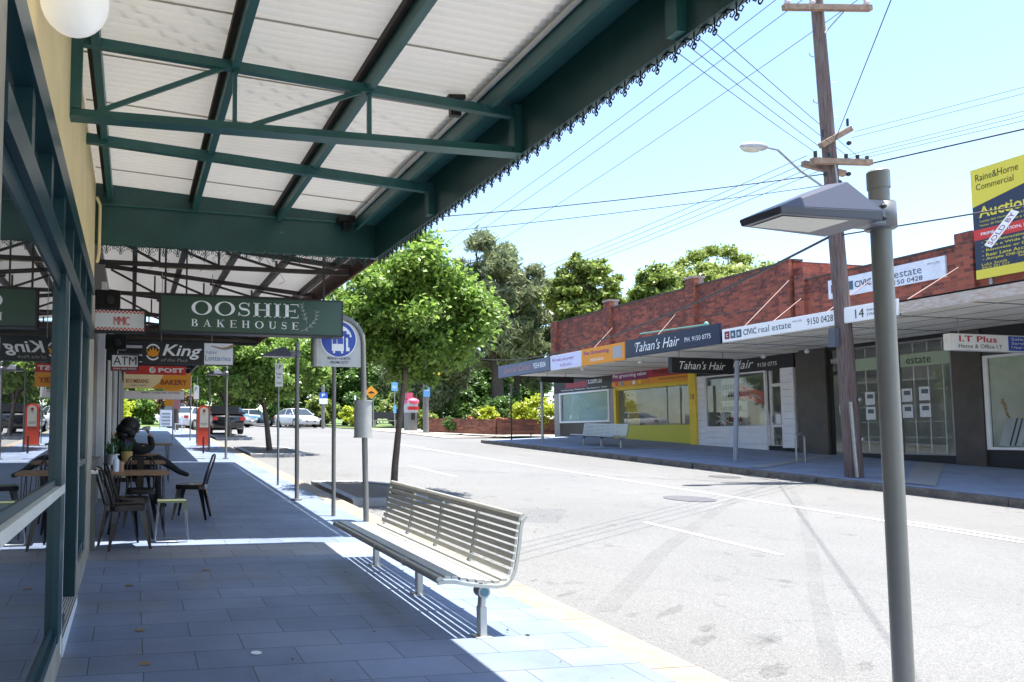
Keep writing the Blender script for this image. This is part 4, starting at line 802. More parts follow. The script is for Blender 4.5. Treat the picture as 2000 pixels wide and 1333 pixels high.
# ============================================================ BENCHES
def make_bench(loc, label, L=2.6, slope=.026, wide=True):
    r_ = thing('slatted_bench', label, 'bench', loc, 0, 'silver slatted street benches')
    # local: x across (front at -x), y along, z up from ground at y=0
    def zz(y): return slope * y
    prof = [(-.30, .385), (-.25, .405), (-.20, .402), (-.14, .39), (-.08, .378), (-.02, .37), (.04, .364), (.10, .362), (.155, .375)]
    back = [(.195, .425), (.215, .475), (.228, .525), (.238, .575), (.246, .625), (.253, .675), (.262, .725), (.278, .775)]
    t = MB()
    for (x, z) in prof[1:]: t.bar((x, 0, z + zz(0)), (x, L, z + zz(L)), .045, .02)
    t.build('seat_slats', silver, r_, False)
    t = MB(); t.tube([(-.305, 0, .385), (-.305, L, .385 + zz(L))], .026, 12); t.build('front_rail', silver, r_, False)
    t = MB()
    for i, (x, z) in enumerate(back):
        a = (-.2, 0, 1) if i < 6 else (-.4, 0, 1); t.bar((x, 0, z + zz(0)), (x, L, z + zz(L)), .016, .036, up=(.2, 0, 1))
    t.tube([(.30, 0, .80), (.30, L, .80 + zz(L))], .017, 8); t.build('backrest_slats', silver, r_, False)
    pts = [(-.325, .37), (-.27, .375), (-.2, .372), (-.1, .352), (0, .34), (.1, .332), (.16, .34), (.205, .375), (.235, .44), (.255, .53), (.27, .62), (.278, .70), (.292, .765), (.325, .80)]
    for k, y in enumerate((-.006, L / 4, L / 2, L * 3 / 4, L + .006)):
        t = MB()
        for a, b in zip(pts[:-1], pts[1:]): t.bar((a[0], y, a[1] + zz(y)), (b[0], y, b[1] + zz(y)), .012 if k in (0, 4) else .03, .022)
        if k in (1, 2, 3): t.tube([(-.305, y - .012, .385 + zz(y)), (-.305, y + .012, .385 + zz(y))], .031, 12)
        t.build('end_frame' if k in (0, 4) else 'support_rib', silver, r_, False)
    g_ = lambda y: .043 * y
    for y in (.03, L * .44, L * .86):
        t = MB(); t.box(-.022, .028, y - .03, y + .03, g_(y) - .02, .20 + zz(y) * 1); t.bar((.0, y, .18 + zz(y)), (.015, y, .36 + zz(y)), .055, .035)
        t.box(-.06, .06, y - .06, y + .06, g_(y) - .01, g_(y) + .006); lg = t.build('leg', silver, r_, False, bevel=.004)
        t = MB(); t.tube([(.005, y - .04, .30 + zz(y)), (.005, y + .04, .30 + zz(y))], .042, 18); pv = t.build('pivot', galv, lg, False)
        t = MB(); t.tube([(.005, y - .043, .30 + zz(y)), (.005, y - .0405, .30 + zz(y))], .029, 18); t.build('pivot_cap', mat('blue_cap', (.06, .16, .22), .3, .2), pv, False) if False else None
        cp = MB(); cp.tube([(.005, y - .046, .30 + zz(y)), (.005, y - .0405, .30 + zz(y))], .028, 18); cp.build('pivot_cap', mat('blue_cap', (.06, .16, .22), .3, .2), lg, False)
    return r_
make_bench((2.33, 4.70, lon(4.70)), 'large slatted metal bench at the edge of the near footpath, back to the road')
b2 = make_bench((16.35, 22.6, gz(16.35, 22.6)), 'silver slatted bench on the far footpath facing the cake shop window', 2.5)

# ============================================================ POLES ON THE NEAR SIDE
def lamp(loc, label, arm=True):
    r_ = thing('street_lamp', label, 'street lamp', loc, 0, 'grey box headed street lamps')
    t = MB(); t.tube([(0, 0, 0), (0, 0, 2.50)], .035, 24); t.tube([(0, 0, 0), (0, 0, .02)], .09, 20); t.build('pole', greypaint, r_, False)
    t = MB(); t.tube([(0, 0, 2.46), (0, 0, 2.53), (0, 0, 2.537)], [.039, .039, .034], 24, sm=False); t.build('pole_cap', greypaint, r_, False)
    t = MB(); t.tube([(0, 0, 2.225), (0, 0, 2.335)], .054, 24); t.box(-.14, -.03, -.05, .03, 2.23, 2.33)
    t.build('clamp', mat('lamp_grey', (.17, .175, .19), .4, .3), r_, False, bevel=.004)
    t = MB()
    for z in (2.305, 2.255): t.sphere((-.045, -.055, z), .013, 10, 6, sc_=(1, .5, .7))
    for z in (2.3, 2.28, 2.26): t.box(-.13, -.085, -.0525, -.0505, z - .0025, z + .0025)
    t.build('clamp_bolts', dark, r_, False)
    # head: flat lens tray with sloping hood
    t = MB(); x0, x1, y0, y1 = -.56, -.12, -.11, .14
    base = [(x0, y0 + .03, 2.235), (x1, y0, 2.225), (x1, y1, 2.225), (x0, y1 - .03, 2.235)]
    lip = [(x0 - .005, y0 + .025, 2.262), (x1, y0 - .005, 2.262), (x1, y1 + .005, 2.262), (x0 - .005, y1 - .025, 2.262)]
    top = [(-.30, -.045, 2.378), (-.21, -.05, 2.395), (-.21, .07, 2.395), (-.30, .07, 2.378)]
    t.add(base + lip + top, [(0, 1, 5, 4), (1, 2, 6, 5), (2, 3, 7, 6), (3, 0, 4, 7), (4, 5, 9, 8), (5, 6, 10, 9), (6, 7, 11, 10), (7, 4, 8, 11), (8, 9, 10, 11), (0, 3, 2, 1)])
    t.build('lamp_head', mat('lamp_hood', (.085, .09, .12), .4, .3), r_, False, bevel=.003)
    t = MB(); t.add([(-.53, -.06, 2.2315), (-.24, -.075, 2.2275), (-.24, .10, 2.2275), (-.53, .09, 2.2315)], [(0, 1, 2, 3)]); t.build('lens', mat('frosted_lens', (.55, .53, .45), .25), r_, False)
    for c_ in r_.children:
        if not c_.name.startswith('pole'): c_.location.z += .065
    return r_
l1 = lamp((2.985, 2.45, lon(2.45)), 'big grey street lamp in the right foreground with a boxy head on its left')
l2 = copy_tree(l1); l2.location = (2.61, 11.7, lon(11.7)); l2['label'] = 'grey street lamp beyond the bus stop, its dark head over the footpath'
l3 = copy_tree(l1); l3.location = (2.53, 20.26, lon(20.26)); l3['label'] = 'third street lamp along the footpath, beside the red letter sign stand'; 
for ch_ in l3.children: pass
# bus stop sign
bs = thing('bus_stop_sign', 'arched bus stop sign with a blue roundel on a bent steel pole', 'bus stop sign', (3.06, 9.53, lon(9.53)))
SY = 9.5
t = MB(); P = [(3.06, SY, .41), (3.035, SY, 1.9), (3.02, SY, 2.78)] + [(2.68 + .34 * math.cos(R(a)), SY, 2.78 + .34 * math.sin(R(a))) for a in range(15, 181, 15)] + [(2.345, SY, 2.45)]
t.tube(P, [.038] * len(P), 14); t.build('pole', greypaint, bs)
poly = [(-.31, -.33), (.31, -.33), (.31, 0)] + [(.31 * math.cos(R(a)), .31 * math.sin(R(a))) for a in range(10, 180, 10)] + [(-.31, 0)]
t = MB(); t.prism(poly, (2.68, SY - .012, 2.78), UX, UZ, UY, .02); t.build('plate', mat('sign_plate', (.55, .55, .53), .5, var=.12, scale=8), bs)
Fy = SY - .0145
t = MB(); t.ring((2.68, Fy, 2.82), UX, UZ, -UY, 0, .0, .235, n=48); t.build('blue_disc', mat('transport_blue', (.03, .075, .42), .4), bs)
t = MB(); t.ring((2.68, Fy, 2.82), UX, UZ, -UY, .002, .238, .25, n=48); t.ring((2.68, Fy, 2.82), UX, UZ, -UY, .002, .16, .185, 10, 170, 24)
t.ring((2.68, Fy, 2.82), UX, UZ, -UY, .0022, .0, .175, 12, 168, 24); t.build('white_ring', textw, bs)
t = MB()
for (a, b_2, c_, d_) in ((-.15, -.09, .0, .06), (-.12, -.06, .02, .115), (-.05, -.03, 0, .05), (.0, .05, .02, .13), (.06, .11, 0, .11), (.1, .15, 0, .07)): t.add([(2.68 + a, Fy - .004, 2.82 + c_), (2.68 + b_2, Fy - .004, 2.82 + c_), (2.68 + b_2, Fy - .004, 2.82 + d_), (2.68 + a, Fy - .004, 2.82 + d_)], [(0, 1, 2, 3)])
t.build('skyline', MATS['transport_blue'], bs)
t = MB()
def q_(a, b_2, c_, d_, dy=.006): t.add([(2.68 + a, Fy - dy, 2.82 + c_), (2.68 + b_2, Fy - dy, 2.82 + c_), (2.68 + b_2, Fy - dy, 2.82 + d_), (2.68 + a, Fy - dy, 2.82 + d_)], [(0, 1, 2, 3)])
q_(-.095, .07, -.16, .04); q_(-.08, -.05, -.19, -.16); q_(.03, .06, -.19, -.16); q_(.10, .13, -.11, .0); q_(.10, .15, -.16, -.11)
t.sphere((2.68 + .11, Fy - .006, 2.825), .017, 10, 6, sc_=(1, .2, 1)); t.build('bus_symbol', textw, bs)
t = MB(); q_(-.085, -.03, -.065, .015, .008); q_(-.02, .06, -.065, .015, .008); t.build('bus_windows', MATS['transport_blue'], bs)
dk = mat('dark_blue_print', (.04, .05, .12), .5)
text('BEXLEY NORTH', (2.53, SY - .0125, 2.545), UX, UZ, .31, .036, dk, bs, bold=.01); text('FROM CITY', (2.57, SY - .0125, 2.49), UX, UZ, .24, .036, dk, bs, bold=.01)
tt = MB(); tt.tube([(3.02, SY, 1.52), (3.02, SY, 2.0)], .118, 24); tt.tube([(3.02, SY, 1.99), (3.02, SY, 2.01)], .126, 24); tt.tube([(3.02, SY, 1.51), (3.02, SY, 1.53)], .126, 24)
tag(tt.build('timetable_drum', mat('drum_plastic', (.42, .42, .40), .35, var=.1, scale=12)), 'pale cylindrical timetable holder clasped round the bus stop pole', 'timetable holder')
tp_ = thing('steel_pole', 'thin bare steel pole just left of the bus stop pole', 'pole', (2.75, 10.0, lon(10)))
t = MB(); t.tube([(2.75, 10, .43), (2.76, 10, 2.6)], .03, 12); t.build('pole_shaft', greypaint, tp_)
def signpost(name, label, x, y, h, plates, r_=.022, m_=galv, cat='sign post', lean=0., group=None):
    z0 = gz(x, y); s_ = thing(name, label, cat, (x, y, z0), 0, group)
    t = MB(); t.tube([(x, y, z0), (x + lean, y, z0 + h)], r_, 10); t.build('pole', m_, s_)
    for (a, b, z_lo, z_hi, pm_, txt, tm) in plates:
        t = MB(); t.box(x + lean + a, x + lean + b, y - r_ - .008, y - r_ - .001, z0 + z_lo, z0 + z_hi); t.build('sign_plate', pm_, s_, bevel=0)
        for (s2, fx, fz, fw, fh) in txt:
            text(s2, (x + lean + a + fx * (b - a), y - r_ - .008, z0 + z_lo + fz * (z_hi - z_lo)), UX, UZ, fw * (b - a), fh * (z_hi - z_lo), tm, s_, bold=.01)
    return s_
grn = mat('parking_green', (.05, .28, .12), .5)
signpost('parking_sign', 'narrow green and white one hour parking sign on a leaning post', 2.72, 13.83, 2.38, [(-.07, .08, 1.86, 2.3, textw, [('1P', .2, .75, .6, .2), ('8.30am', .15, .5, .7, .1), ('6pm', .3, .34, .4, .1), ('TICKET', .15, .12, .7, .08)], grn)], lean=0.0)
GP = 'slender posts at the kerb farther along the footpath'
signpost('steel_post', 'short dark bollard post right in front of the red sign stand', 2.13, 22.5, .5, [], .03, darkst, 'post', group=GP)
signpost('steel_post', 'grey post close behind the third street lamp', 2.45, 24, 2.6, [], .03, greypaint, 'post', group=GP)
signpost('parking_sign', 'pale parking sign on a post left of the red sign stand', 2.35, 27.6, 2.5, [(-.13, .07, 1.65, 2.15, textw, [('P', .2, .6, .5, .3)], grn)])
signpost('steel_post', 'thin pale post left of the pale parking sign', 2.3, 30.0, 2.6, [], .03, galv, 'post', group=GP)
signpost('bus_lane_sign', 'post with an orange arrow sign and pink plate by the far end of the footpath', 1.66, 31.0, 2.5, [(-.35, .3, 1.65, 2.1, orange, [], textk), (-.35, .0, 1.35, 1.7, orange, [], textk), (.03, .3, 1.25, 1.7, mat('pink_plate', (.6, .25, .25), .5), [], textk)], .03)
# red sign stand with arched top
rj = thing('red_sign_stand', 'red upright advertising board with an arched top and white centre', 'sign stand', (2.47, 26.0, lon(26)))
zr = lon(26) + .04
t = MB(); poly = [(-.225, 0), (.225, 0), (.225, 1.2)] + [(.225 * math.cos(R(a)), 1.2 + .19 * math.sin(R(a))) for a in range(15, 180, 15)] + [(-.225, 1.2)]
t.prism(poly, (2.47, 26, zr), UX, UZ, UY, .3); t.build('board', mat('stand_red', (.75, .07, .03), .4), rj)
t = MB(); poly = [(-.15, .62), (.15, .62), (.15, 1.1)] + [(.15 * math.cos(R(a)), 1.2 + .13 * math.sin(R(a))) for a in range(0, 181, 15)] + [(-.15, 1.1)]
t.prism(poly, (2.47, 26, zr), UX, UZ, -UY, .006); t.build('white_panel', offw, rj)
text('PIZZA', (2.36, 25.99, zr + .7), UX, UZ, .22, .08, textk, rj); t = MB(); t.ring((2.47, 25.99, zr + 1.2), UX, UZ, -UY, 0, 0, .05); t.build('emblem', maroon, rj)
t = MB(); t.box(2.24, 2.7, 25.98, 26.32, lon(26) - .01, zr); t.build('base', galv, rj)
# planter islands in the road
def island(x0, x1, y0, y1, label):
    r_ = thing('tree_island', label, 'planter island', ((x0 + x1) / 2, (y0 + y1) / 2, gz(4, (y0 + y1) / 2)), 0, 'kerbed tree islands at the road edge')
    t = MB(); n = 4
    out = [(x0, y0), (x1 - .5, y0), (x1, y0 + .6), (x1, y1 - .6), (x1 - .5, y1), (x0, y1)]; cx, cy = (x0 + x1) / 2, (y0 + y1) / 2
    inn = [(cx + (x - cx) * .8, cy + (y - cy) * .86) for x, y in out]; k = len(out)
    ztop = lambda x, y: gz(4, y) + .11
    vs = [(x, y, gz(4, y) - .1) for x, y in out] + [(x, y, ztop(x, y)) for x, y in out] + [(x, y, ztop(x, y)) for x, y in inn] + [(x, y, gz(4, y)) for x, y in inn]
    t.add(vs, [(j * k + i, j * k + (i + 1) % k, (j + 1) * k + (i + 1) % k, (j + 1) * k + i) for j in range(3) for i in range(k)]); t.build('kerb_edging', conc, r_)
    t = MB(); t.add([(x, y, gz(4, y) + .085) for x, y in inn], [tuple(range(k))]); t.build('garden_bed', mat('mulch', (.17, .14, .11), .95, var=.5, scale=30), r_)
    return r_
island(3.55, 5.1, 11.7, 14.6, 'low kerbed island round the nearest street tree')
island(3.55, 5.4, 22.3, 26.2, 'kerbed island round the second street tree')
island(3.6, 5.3, 32.4, 35.5, 'farthest kerbed island in front of the dark utility vehicle')

# ============================================================ TREES
def leafmesh(name, cents, rads, n, size, m, parent, aspect=1.8, shell=.55, droop=0., up=.5):
    cents = np.array(cents, float); rads = np.array(rads, float); 
    vol = rads[:, 0] * rads[:, 1] * rads[:, 2] if rads.ndim > 1 else rads ** 3
    pr_ = vol ** .75; idx = rng.choice(len(cents), n, p=pr_ / pr_.sum())
    d = rng.normal(size=(n, 3)); d /= np.linalg.norm(d, axis=1)[:, None]
    rr_ = np.abs(rng.normal(size=n)) * .42 + shell * rng.uniform(0, 1, n)
    RD = rads[idx] if rads.ndim > 1 else np.repeat(rads[idx][:, None], 3, 1)
    P = cents[idx] + d * rr_[:, None] * RD
    nrm = d * .4 + rng.normal(size=(n, 3)) * .6 + np.array([0, 0, up]); nrm /= np.linalg.norm(nrm, axis=1)[:, None]
    a = np.cross(nrm, rng.normal(size=(n, 3))); a[:, 2] -= droop * np.abs(a[:, 2] + 1); a /= np.linalg.norm(a, axis=1)[:, None]; b = np.cross(nrm, a)
    s = size * rng.uniform(.6, 1.3, n)[:, None]
    q = np.stack([P - a * s * aspect / 2, P + b * s / 2, P + a * s * aspect / 2, P - b * s / 2], 1).reshape(-1, 3)
    me = bpy.data.meshes.new(name); me.vertices.add(n * 4); me.vertices.foreach_set('co', q.ravel())
    me.loops.add(n * 4); me.loops.foreach_set('vertex_index', np.arange(n * 4, dtype=np.int32)); me.polygons.add(n)
    me.polygons.foreach_set('loop_start', np.arange(0, n * 4, 4, dtype=np.int32)); me.polygons.foreach_set('loop_total', np.full(n, 4, dtype=np.int32))
    me.materials.append(m); me.update(); me.validate()
    o = bpy.data.objects.new(name, me); C.objects.link(o); o.parent = parent; o.location = -parent.location
    return o
def clumps(c, r, n, rs=(.25, .42), seed=0, top=None):
    g = np.random.default_rng(seed); out = []; rad = []
    while len(out) < n:
        d = g.normal(size=3); d /= np.linalg.norm(d); k = g.uniform(.25, 1) ** .5
        p = np.array(c) + d * k * np.array(r) * .82
        out.append(p); s = g.uniform(*rs) * min(r); rad.append((s * 1.15, s * 1.15, s * .8))
    return out, rad
def tree(label, base, trunk_pts, trunk_r, crown_c, crown_r, ncl, nleaf, lsize, lm, bm=bark, seed=1, rs=(.25, .42), group=None, droop=0., aspect=1.8, limbs=8, extra=None, cat='tree', shell=.5, name='street_tree', up=.5):
    t_ = thing(name, label, cat, base, 0, group)
    cs, rd = clumps(crown_c, crown_r, ncl, rs, seed)
    if extra: 
        for c_, r_ in extra: cs.append(np.array(c_)); rd.append(r_)
    mb = MB(); k = len(trunk_pts); mb.tube(trunk_pts, [trunk_r * (1 - .45 * i / (k - 1)) for i in range(k)], 12, cap=False)
    tp0 = Vector(trunk_pts[-1]); g = random.Random(seed)
    for i in range(limbs):
        q = Vector(cs[g.randrange(len(cs))]); m_ = tp0.lerp(q, .5) + Vector((g.uniform(-.1, .1), g.uniform(-.1, .1), .12)) * max(crown_r) * .5
        s = tp0 - (tp0 - Vector(trunk_pts[-2])) * g.uniform(0, .5); mb.tube([s, m_, q], [trunk_r * .42, trunk_r * .26, trunk_r * .08], 6, cap=False)
    mb.build('trunk', bm, t_)
    leafmesh('crown', cs, rd, nleaf, lsize, lm, t_, aspect=aspect, droop=droop, shell=shell, up=up)
    return t_
L1 = leafmat('street_leaf', (.085, .18, .03), (.33, .47, .09), .5)
L2 = leafmat('pale_street_leaf', (.13, .24, .04), (.34, .48, .12), .5)
L3 = leafmat('casuarina_needles', (.14, .18, .085), (.34, .38, .20), .45)
L4 = leafmat('glossy_leaf', (.09, .16, .03), (.32, .38, .08), .45)
L5 = leafmat('gum_leaf', (.18, .24, .05), (.38, .44, .12), .45)
L6 = leafmat('dark_leaf', (.04, .10, .02), (.14, .24, .05), .4)
L7 = leafmat('yellow_leaf', (.30, .38, .02), (.58, .62, .06), .5)
L8 = leafmat('red_leaf', (.25, .05, .03), (.45, .16, .08), .3)
L9 = leafmat('brown_leaf', (.13, .07, .035), (.22, .13, .07), .2)
zb = gz(4.5, 12.4)
tree('nearest street tree with a bright green round crown and a slim leaning trunk', (4.55, 12.5, zb), [(4.52, 12.5, zb), (4.56, 12.5, zb + .6), (4.66, 12.5, zb + 1.5), (4.74, 12.5, zb + 2.1), (4.82, 12.55, zb + 3.0)], .068,
     (5.0, 12.8, 3.78), (1.85, 1.8, 1.45), 170, 52000, .060, L1, seed=3, rs=(.13, .27), limbs=26, extra=[((5.0, 12.6, 5.15), (.35, .35, .35)), ((5.35, 12.6, 5.0), (.3, .3, .35)), ((4.5, 12.7, 4.9), (.3, .3, .3)), ((3.7, 12.3, 3.5), (.4, .4, .4)), ((6.35, 12.9, 3.6), (.45, .4, .4)), ((4.2, 12.5, 2.95), (.3, .3, .2)), ((5.4, 12.5, 2.85), (.35, .3, .22)), ((4.8, 12.2, 2.9), (.3, .3, .2)), ((6.0, 12.8, 2.95), (.25, .3, .2))])
zb = gz(4.3, 24)
tree('second street tree with a wide pale green crown behind the bus stop sign', (4.4, 24.3, zb), [(4.5, 24.3, zb), (4.4, 24.3, zb + .9), (4.25, 24.3, zb + 1.9)], .11, (4.4, 24.0, 3.85), (2.5, 2.2, 1.3), 120, 40000, .085, L2, seed=5, rs=(.18, .34), limbs=18)
tree('third street tree down the road, crown over the dark utility vehicle', (4.4, 33.8, 1.4), [(4.4, 33.8, 1.35), (4.3, 33.8, 2.2), (4.2, 33.8, 3.0)], .12, (4.0, 33.8, 4.5), (2.6, 2.2, 1.5), 80, 24000, .12, L2, seed=6, rs=(.18, .34), limbs=10)
BT = 'trees beyond the end of the street'
tree('tall grey green casuarina standing left of the brick shops', (24, 46, 2), [(24, 46, 1.8), (24.1, 46, 4), (23.9, 46, 8)], .5, (24.0, 46, 10.5), (4.5, 3.0, 6.0), 200, 70000, .14, L3, barkd, 11, (.13, .28), BT, droop=.6, aspect=4, limbs=24, shell=.2, up=.0)
tree('wispy casuarina lower and nearer to the road', (19, 50, 2), [(19.2, 50, 1.9), (18.8, 50, 4), (19.4, 50, 6)], .35, (20.8, 50, 6.8), (3.8, 3.0, 3.9), 120, 42000, .14, L3, barkd, 12, (.13, .28), BT, droop=.6, aspect=4, limbs=18, shell=.2, up=.0)
tree('dense glossy tree rising behind the left part of the brick parapet', (29, 42, 2), [(28.6, 42, 1.8), (28.6, 42, 5), (28.6, 42, 8)], .3, (28.3, 42, 9.9), (3.0, 2.3, 4.4), 170, 42000, .16, L4, barkd, 13, (.09, .22), BT, limbs=10)
tree('smaller glossy tree behind the middle of the brick parapet', (35.5, 45, 2), [(35.6, 45, 1.8), (35.6, 45, 8)], .25, (35.5, 45, 11.2), (1.9, 1.8, 2.5), 70, 18000, .17, L4, barkd, 14, (.16, .3), BT, limbs=6)
tree('spreading yellow green tree behind the brick parapet', (38, 47, 2), [(38, 47, 1.8), (38, 47, 7)], .3, (42.6, 48, 12.6), (6.4, 2.5, 2.1), 150, 36000, .17, L5, barkd, 15, (.2, .36), BT, limbs=8)
tree('flat topped gum tree with gaps, highest above the brick parapet', (45, 50, 2), [(46, 50, 1.8), (45.5, 50, 8), (45.5, 50, 12)], .3, (46.6, 50, 13.9), (4.4, 2.2, 1.0), 50, 22000, .16, L5, bark, 16, (.35, .6), BT, limbs=14, extra=[((43.2, 50, 15.6), (.9, .8, .55)), ((44.5, 50, 16.1), (.8, .7, .5)), ((41.9, 50, 15.0), (.7, .6, .45)), ((46.0, 50, 16.2), (.9, .7, .5)), ((47.3, 50, 15.6), (1.1, .8, .5)), ((49.6, 50, 14.8), (1.2, .8, .7))])
tree('leafy tree filling in between the two glossy trees behind the parapet', (33, 47, 2), [(33, 47, 1.8), (33, 47, 7)], .25, (33.5, 47, 9.6), (4.0, 2.0, 2.4), 90, 22000, .18, L4, barkd, 17, (.18, .32), BT, limbs=8)
tree('grey green tree closing the gap between the casuarina and the glossy tree', (27, 49, 2), [(27, 49, 1.8), (27.2, 49, 7)], .3, (28.6, 49, 9.0), (3.0, 2.2, 5.0), 110, 26000, .15, L3, barkd, 18, (.14, .28), BT, droop=.6, aspect=4, limbs=12, shell=.2, up=.0)
for i, (x, y, z, rx, rz, m_, lb_) in enumerate(((13.5, 60, 5.5, 3.4, 3.4, L6, 'dark green tree behind the parked white sedan'), (18, 62, 6.5, 3.6, 4.2, L6, 'dark green tree behind the orange road sign'), (9, 66, 6.2, 3.4, 3.6, L4, 'mid green tree behind the passing cars'), (23, 58, 5.0, 3.0, 2.8, L4, 'green tree behind the pink phone booth'), (28, 56, 5, 3.5, 3.2, L6, 'dark tree behind the garden bed'),
                               (1.0, 62, 4.9, 2.4, 2.4, L2, 'pale green tree closing the view at the left end of the footpath'), (4.4, 66, 5.0, 2.6, 3.0, L2, 'light green tree above the white car at the end of the road'), (-2.5, 60, 4.6, 2.4, 2.6, L5, 'yellow green tree at the far left end of the street'), (33, 60, 6, 4, 4, L6, 'dark tree farthest right behind the shops'), (16, 72, 9, 5, 6, L3, 'tall grey green tree in the middle distance'), (25, 75, 9, 6, 5, L3, 'broad grey green tree behind the tall casuarina'))):
    tree(lb_, (x, y, lon(y)), [(x, y, lon(y) - .3), (x + .3, y, lon(y) + 1.2), (x + .1, y, z - rz * .3)], .3, (x, y, z), (rx, rx * .8, rz), 90, 22000, .2, m_, barkd, 30 + i, (.15, .3), BT, limbs=12, name='park_tree')
tree('rusty brown twiggy tree at the end of the footpath', (3, 58, 2.2), [(2.8, 58, 2.0), (2.9, 58, 2.8), (3.3, 58, 3.6)], .3, (3.3, 58, 4.0), (1.9, 1.2, 1.1), 20, 9000, .2, L9, bark, 51, (.25, .4), BT, limbs=16, shell=.2, name='park_tree')
# shrubs and hedges in the park strip
def shrub(label, x, y, z, r_, m_, n=7000, ls=.09, seed=1, zr=None, group='shrubs in the garden bed beyond the shops'):
    s_ = thing('shrub', label, 'shrub', (x, y, gz(x, y)), 0, group)
    cs, rd = clumps((x, y, z), (r_, r_, zr or r_ * .75), 16, (.3, .45), seed)
    mb = MB()
    for i in range(5): mb.tube([(x, y, gz(x, y)), tuple(cs[i])], [.03, .01], 5, cap=False)
    mb.build('stems', barkd, s_); leafmesh('leaves', cs, rd, n, ls, m_, s_, shell=.3); return s_
shrub('big rounded hedge with yellow green top beside the end brick shop', 19.4, 33.4, 2.45, 1.25, L7, 16000, .08, 1, .95)
shrub('yellow green shrub left of the big hedge', 17.6, 35, 2.5, .7, L7, 8000, .08, 2)
shrub('red leaved shrub between the yellow hedges', 18.0, 33.8, 2.15, .5, L8, 6000, .07, 3)
shrub('small red tipped shrub at the left of the garden bed', 17.2, 35.5, 2.1, .5, L8, 3000, .07, 4)
shrub('dark green shrub in the middle of the garden bed', 16.8, 36.5, 2.2, .8, L6, 7000, .09, 5)
shrub('dark shrub behind the brick garden wall by the power pole', 16.2, 40, 2.4, .8, L4, 7000, .1, 6)
shrub('low shrub behind the park bench', 15.2, 50, 2.9, 1.0, L7, 7000, .1, 7)
shrub('spiky dark shrub against the casuarina trunk', 20.5, 39, 2.9, 1.3, L6, 9000, .12, 8)
for i, (x, y, r_, m_) in enumerate(((12, 58, 1.6, L6), (14.5, 57, 1.5, L4), (17.5, 56, 1.8, L6), (20.5, 54, 1.8, L4), (23.5, 52, 2, L6), (27, 50, 2.2, L6), (22, 44, 1.2, L4), (-1.0, 55, 1.4, L7), (1.2, 60, 1.4, L2), (9.5, 66, 1.7, L6), (31, 46, 2.5, L6), (6.5, 72, 2, L6))):
    shrub(['dark', 'mid green', 'dark', 'leafy', 'dark', 'large dark', 'rounded', 'yellow green', 'pale', 'dark', 'largest', 'distant'][i] + ' bush ' + ['behind the white sedan', 'right of the white sedan', 'behind the orange road sign', 'behind the phone booth', 'behind the power pole', 'below the tall casuarina', 'just behind the spiky shrub', 'at the left end of the footpath', 'behind the frame sign', 'behind the passing cars', 'behind the shop row', 'at the end of the road'][i], x, y, lon(y) + r_ * .8, r_, m_, 8000, .16, 60 + i, r_ * .9, 'bushes under the distant trees')
t = MB()
for (a, b) in (((15.9, 38.6), (16.9, 35.0)), ((16.9, 35.0), (17.4, 33.4)), ((17.4, 33.4), (20.6, 32.2))):
    za, zb_ = gz(*a), gz(*b); t.bar((*a, za + .3), (*b, zb_ + .3), .25, .75)
tag(t.build('garden_wall', brickG), 'low curved brick garden wall beyond the end shop', 'wall')

# ============================================================ FAR SIDE: BRICK SHOPS
XW = 19.4
ba = thing('brick_shop_building', 'long dark red brick shop row with tall parapet, holding the cake, pet and hair shops', 'shop building', (XW, 25, 1.4))
t = MB(); t.box(XW, XW + 7, 18.6, 31.6, 4.2, 6.82); t.build('parapet_wall', brickA, ba)
t = MB(); t.box(XW - .03, XW + .3, 18.55, 31.65, 6.82, 6.88); t.build('coping', mat('sooty_coping', (.08, .06, .055), .9, var=.3, scale=5), ba)
for (y, top) in ((27.2, 7.12), (22.5, 7.12), (31.2, 6.86), (18.63, 6.9)):
    t = MB(); t.box(XW - .14, XW, y, y + .38, 4.2, top); p_ = t.build('pier', brickX if False else brickA, ba)
    t = MB(); t.box(XW - .135, XW + .1, y - .004, y - .001, 4.2, top); t.build('pier_return', brickX, ba)
for (y0, y1) in ((27.2, 27.62), (22.5, 22.92)):
    t = MB(); t.box(XW - .16, XW + .35, y0 - .02, y1, 7.12, 7.2); t.box(XW, XW + .3, y0, y1 - .04, 6.88, 7.12); t.build('pier_cap', mat('cement_cap', (.3, .26, .23), .9, var=.3, scale=6), ba)
# lower shopfront structure
t = MB(); t.box(XW + .15, XW + 7, 18.6, 31.6, .5, 4.2); 
# carve visually with interiors: keep body set back, shopfront pieces in front
t.v = [(x + (1.9 if x < XW + 1 else 0), y, z) for x, y, z in t.v]; t.build('shop_interior_wall', mat('interior_wall', (.8, .81, .78), .8, var=.2, scale=1), ba)
t = MB(); t.box(XW, XW + 2.8, 18.6, 31.6, 4.15, 4.199); t.build('shop_ceiling', offw, ba)
t = MB(); t.box(XW + .02, XW + 2.8, 18.6, 31.6, .8, gz(19.5, 25) - .1); t.build('shop_floor', blkint, ba)
for y in (18.62, 22.95, 27.2, 31.5): t = MB(); t.box(XW + .1, XW + 2.75, y, y + .1, .6, 4.15); t.build('party_wall', MATS['interior_wall'], ba)
greycol = mat('grey_render', (.34, .335, .31), .7, var=.08, scale=3); darkcol = mat('dark_tiles', (.075, .065, .06), .35, var=.25, scale=2)
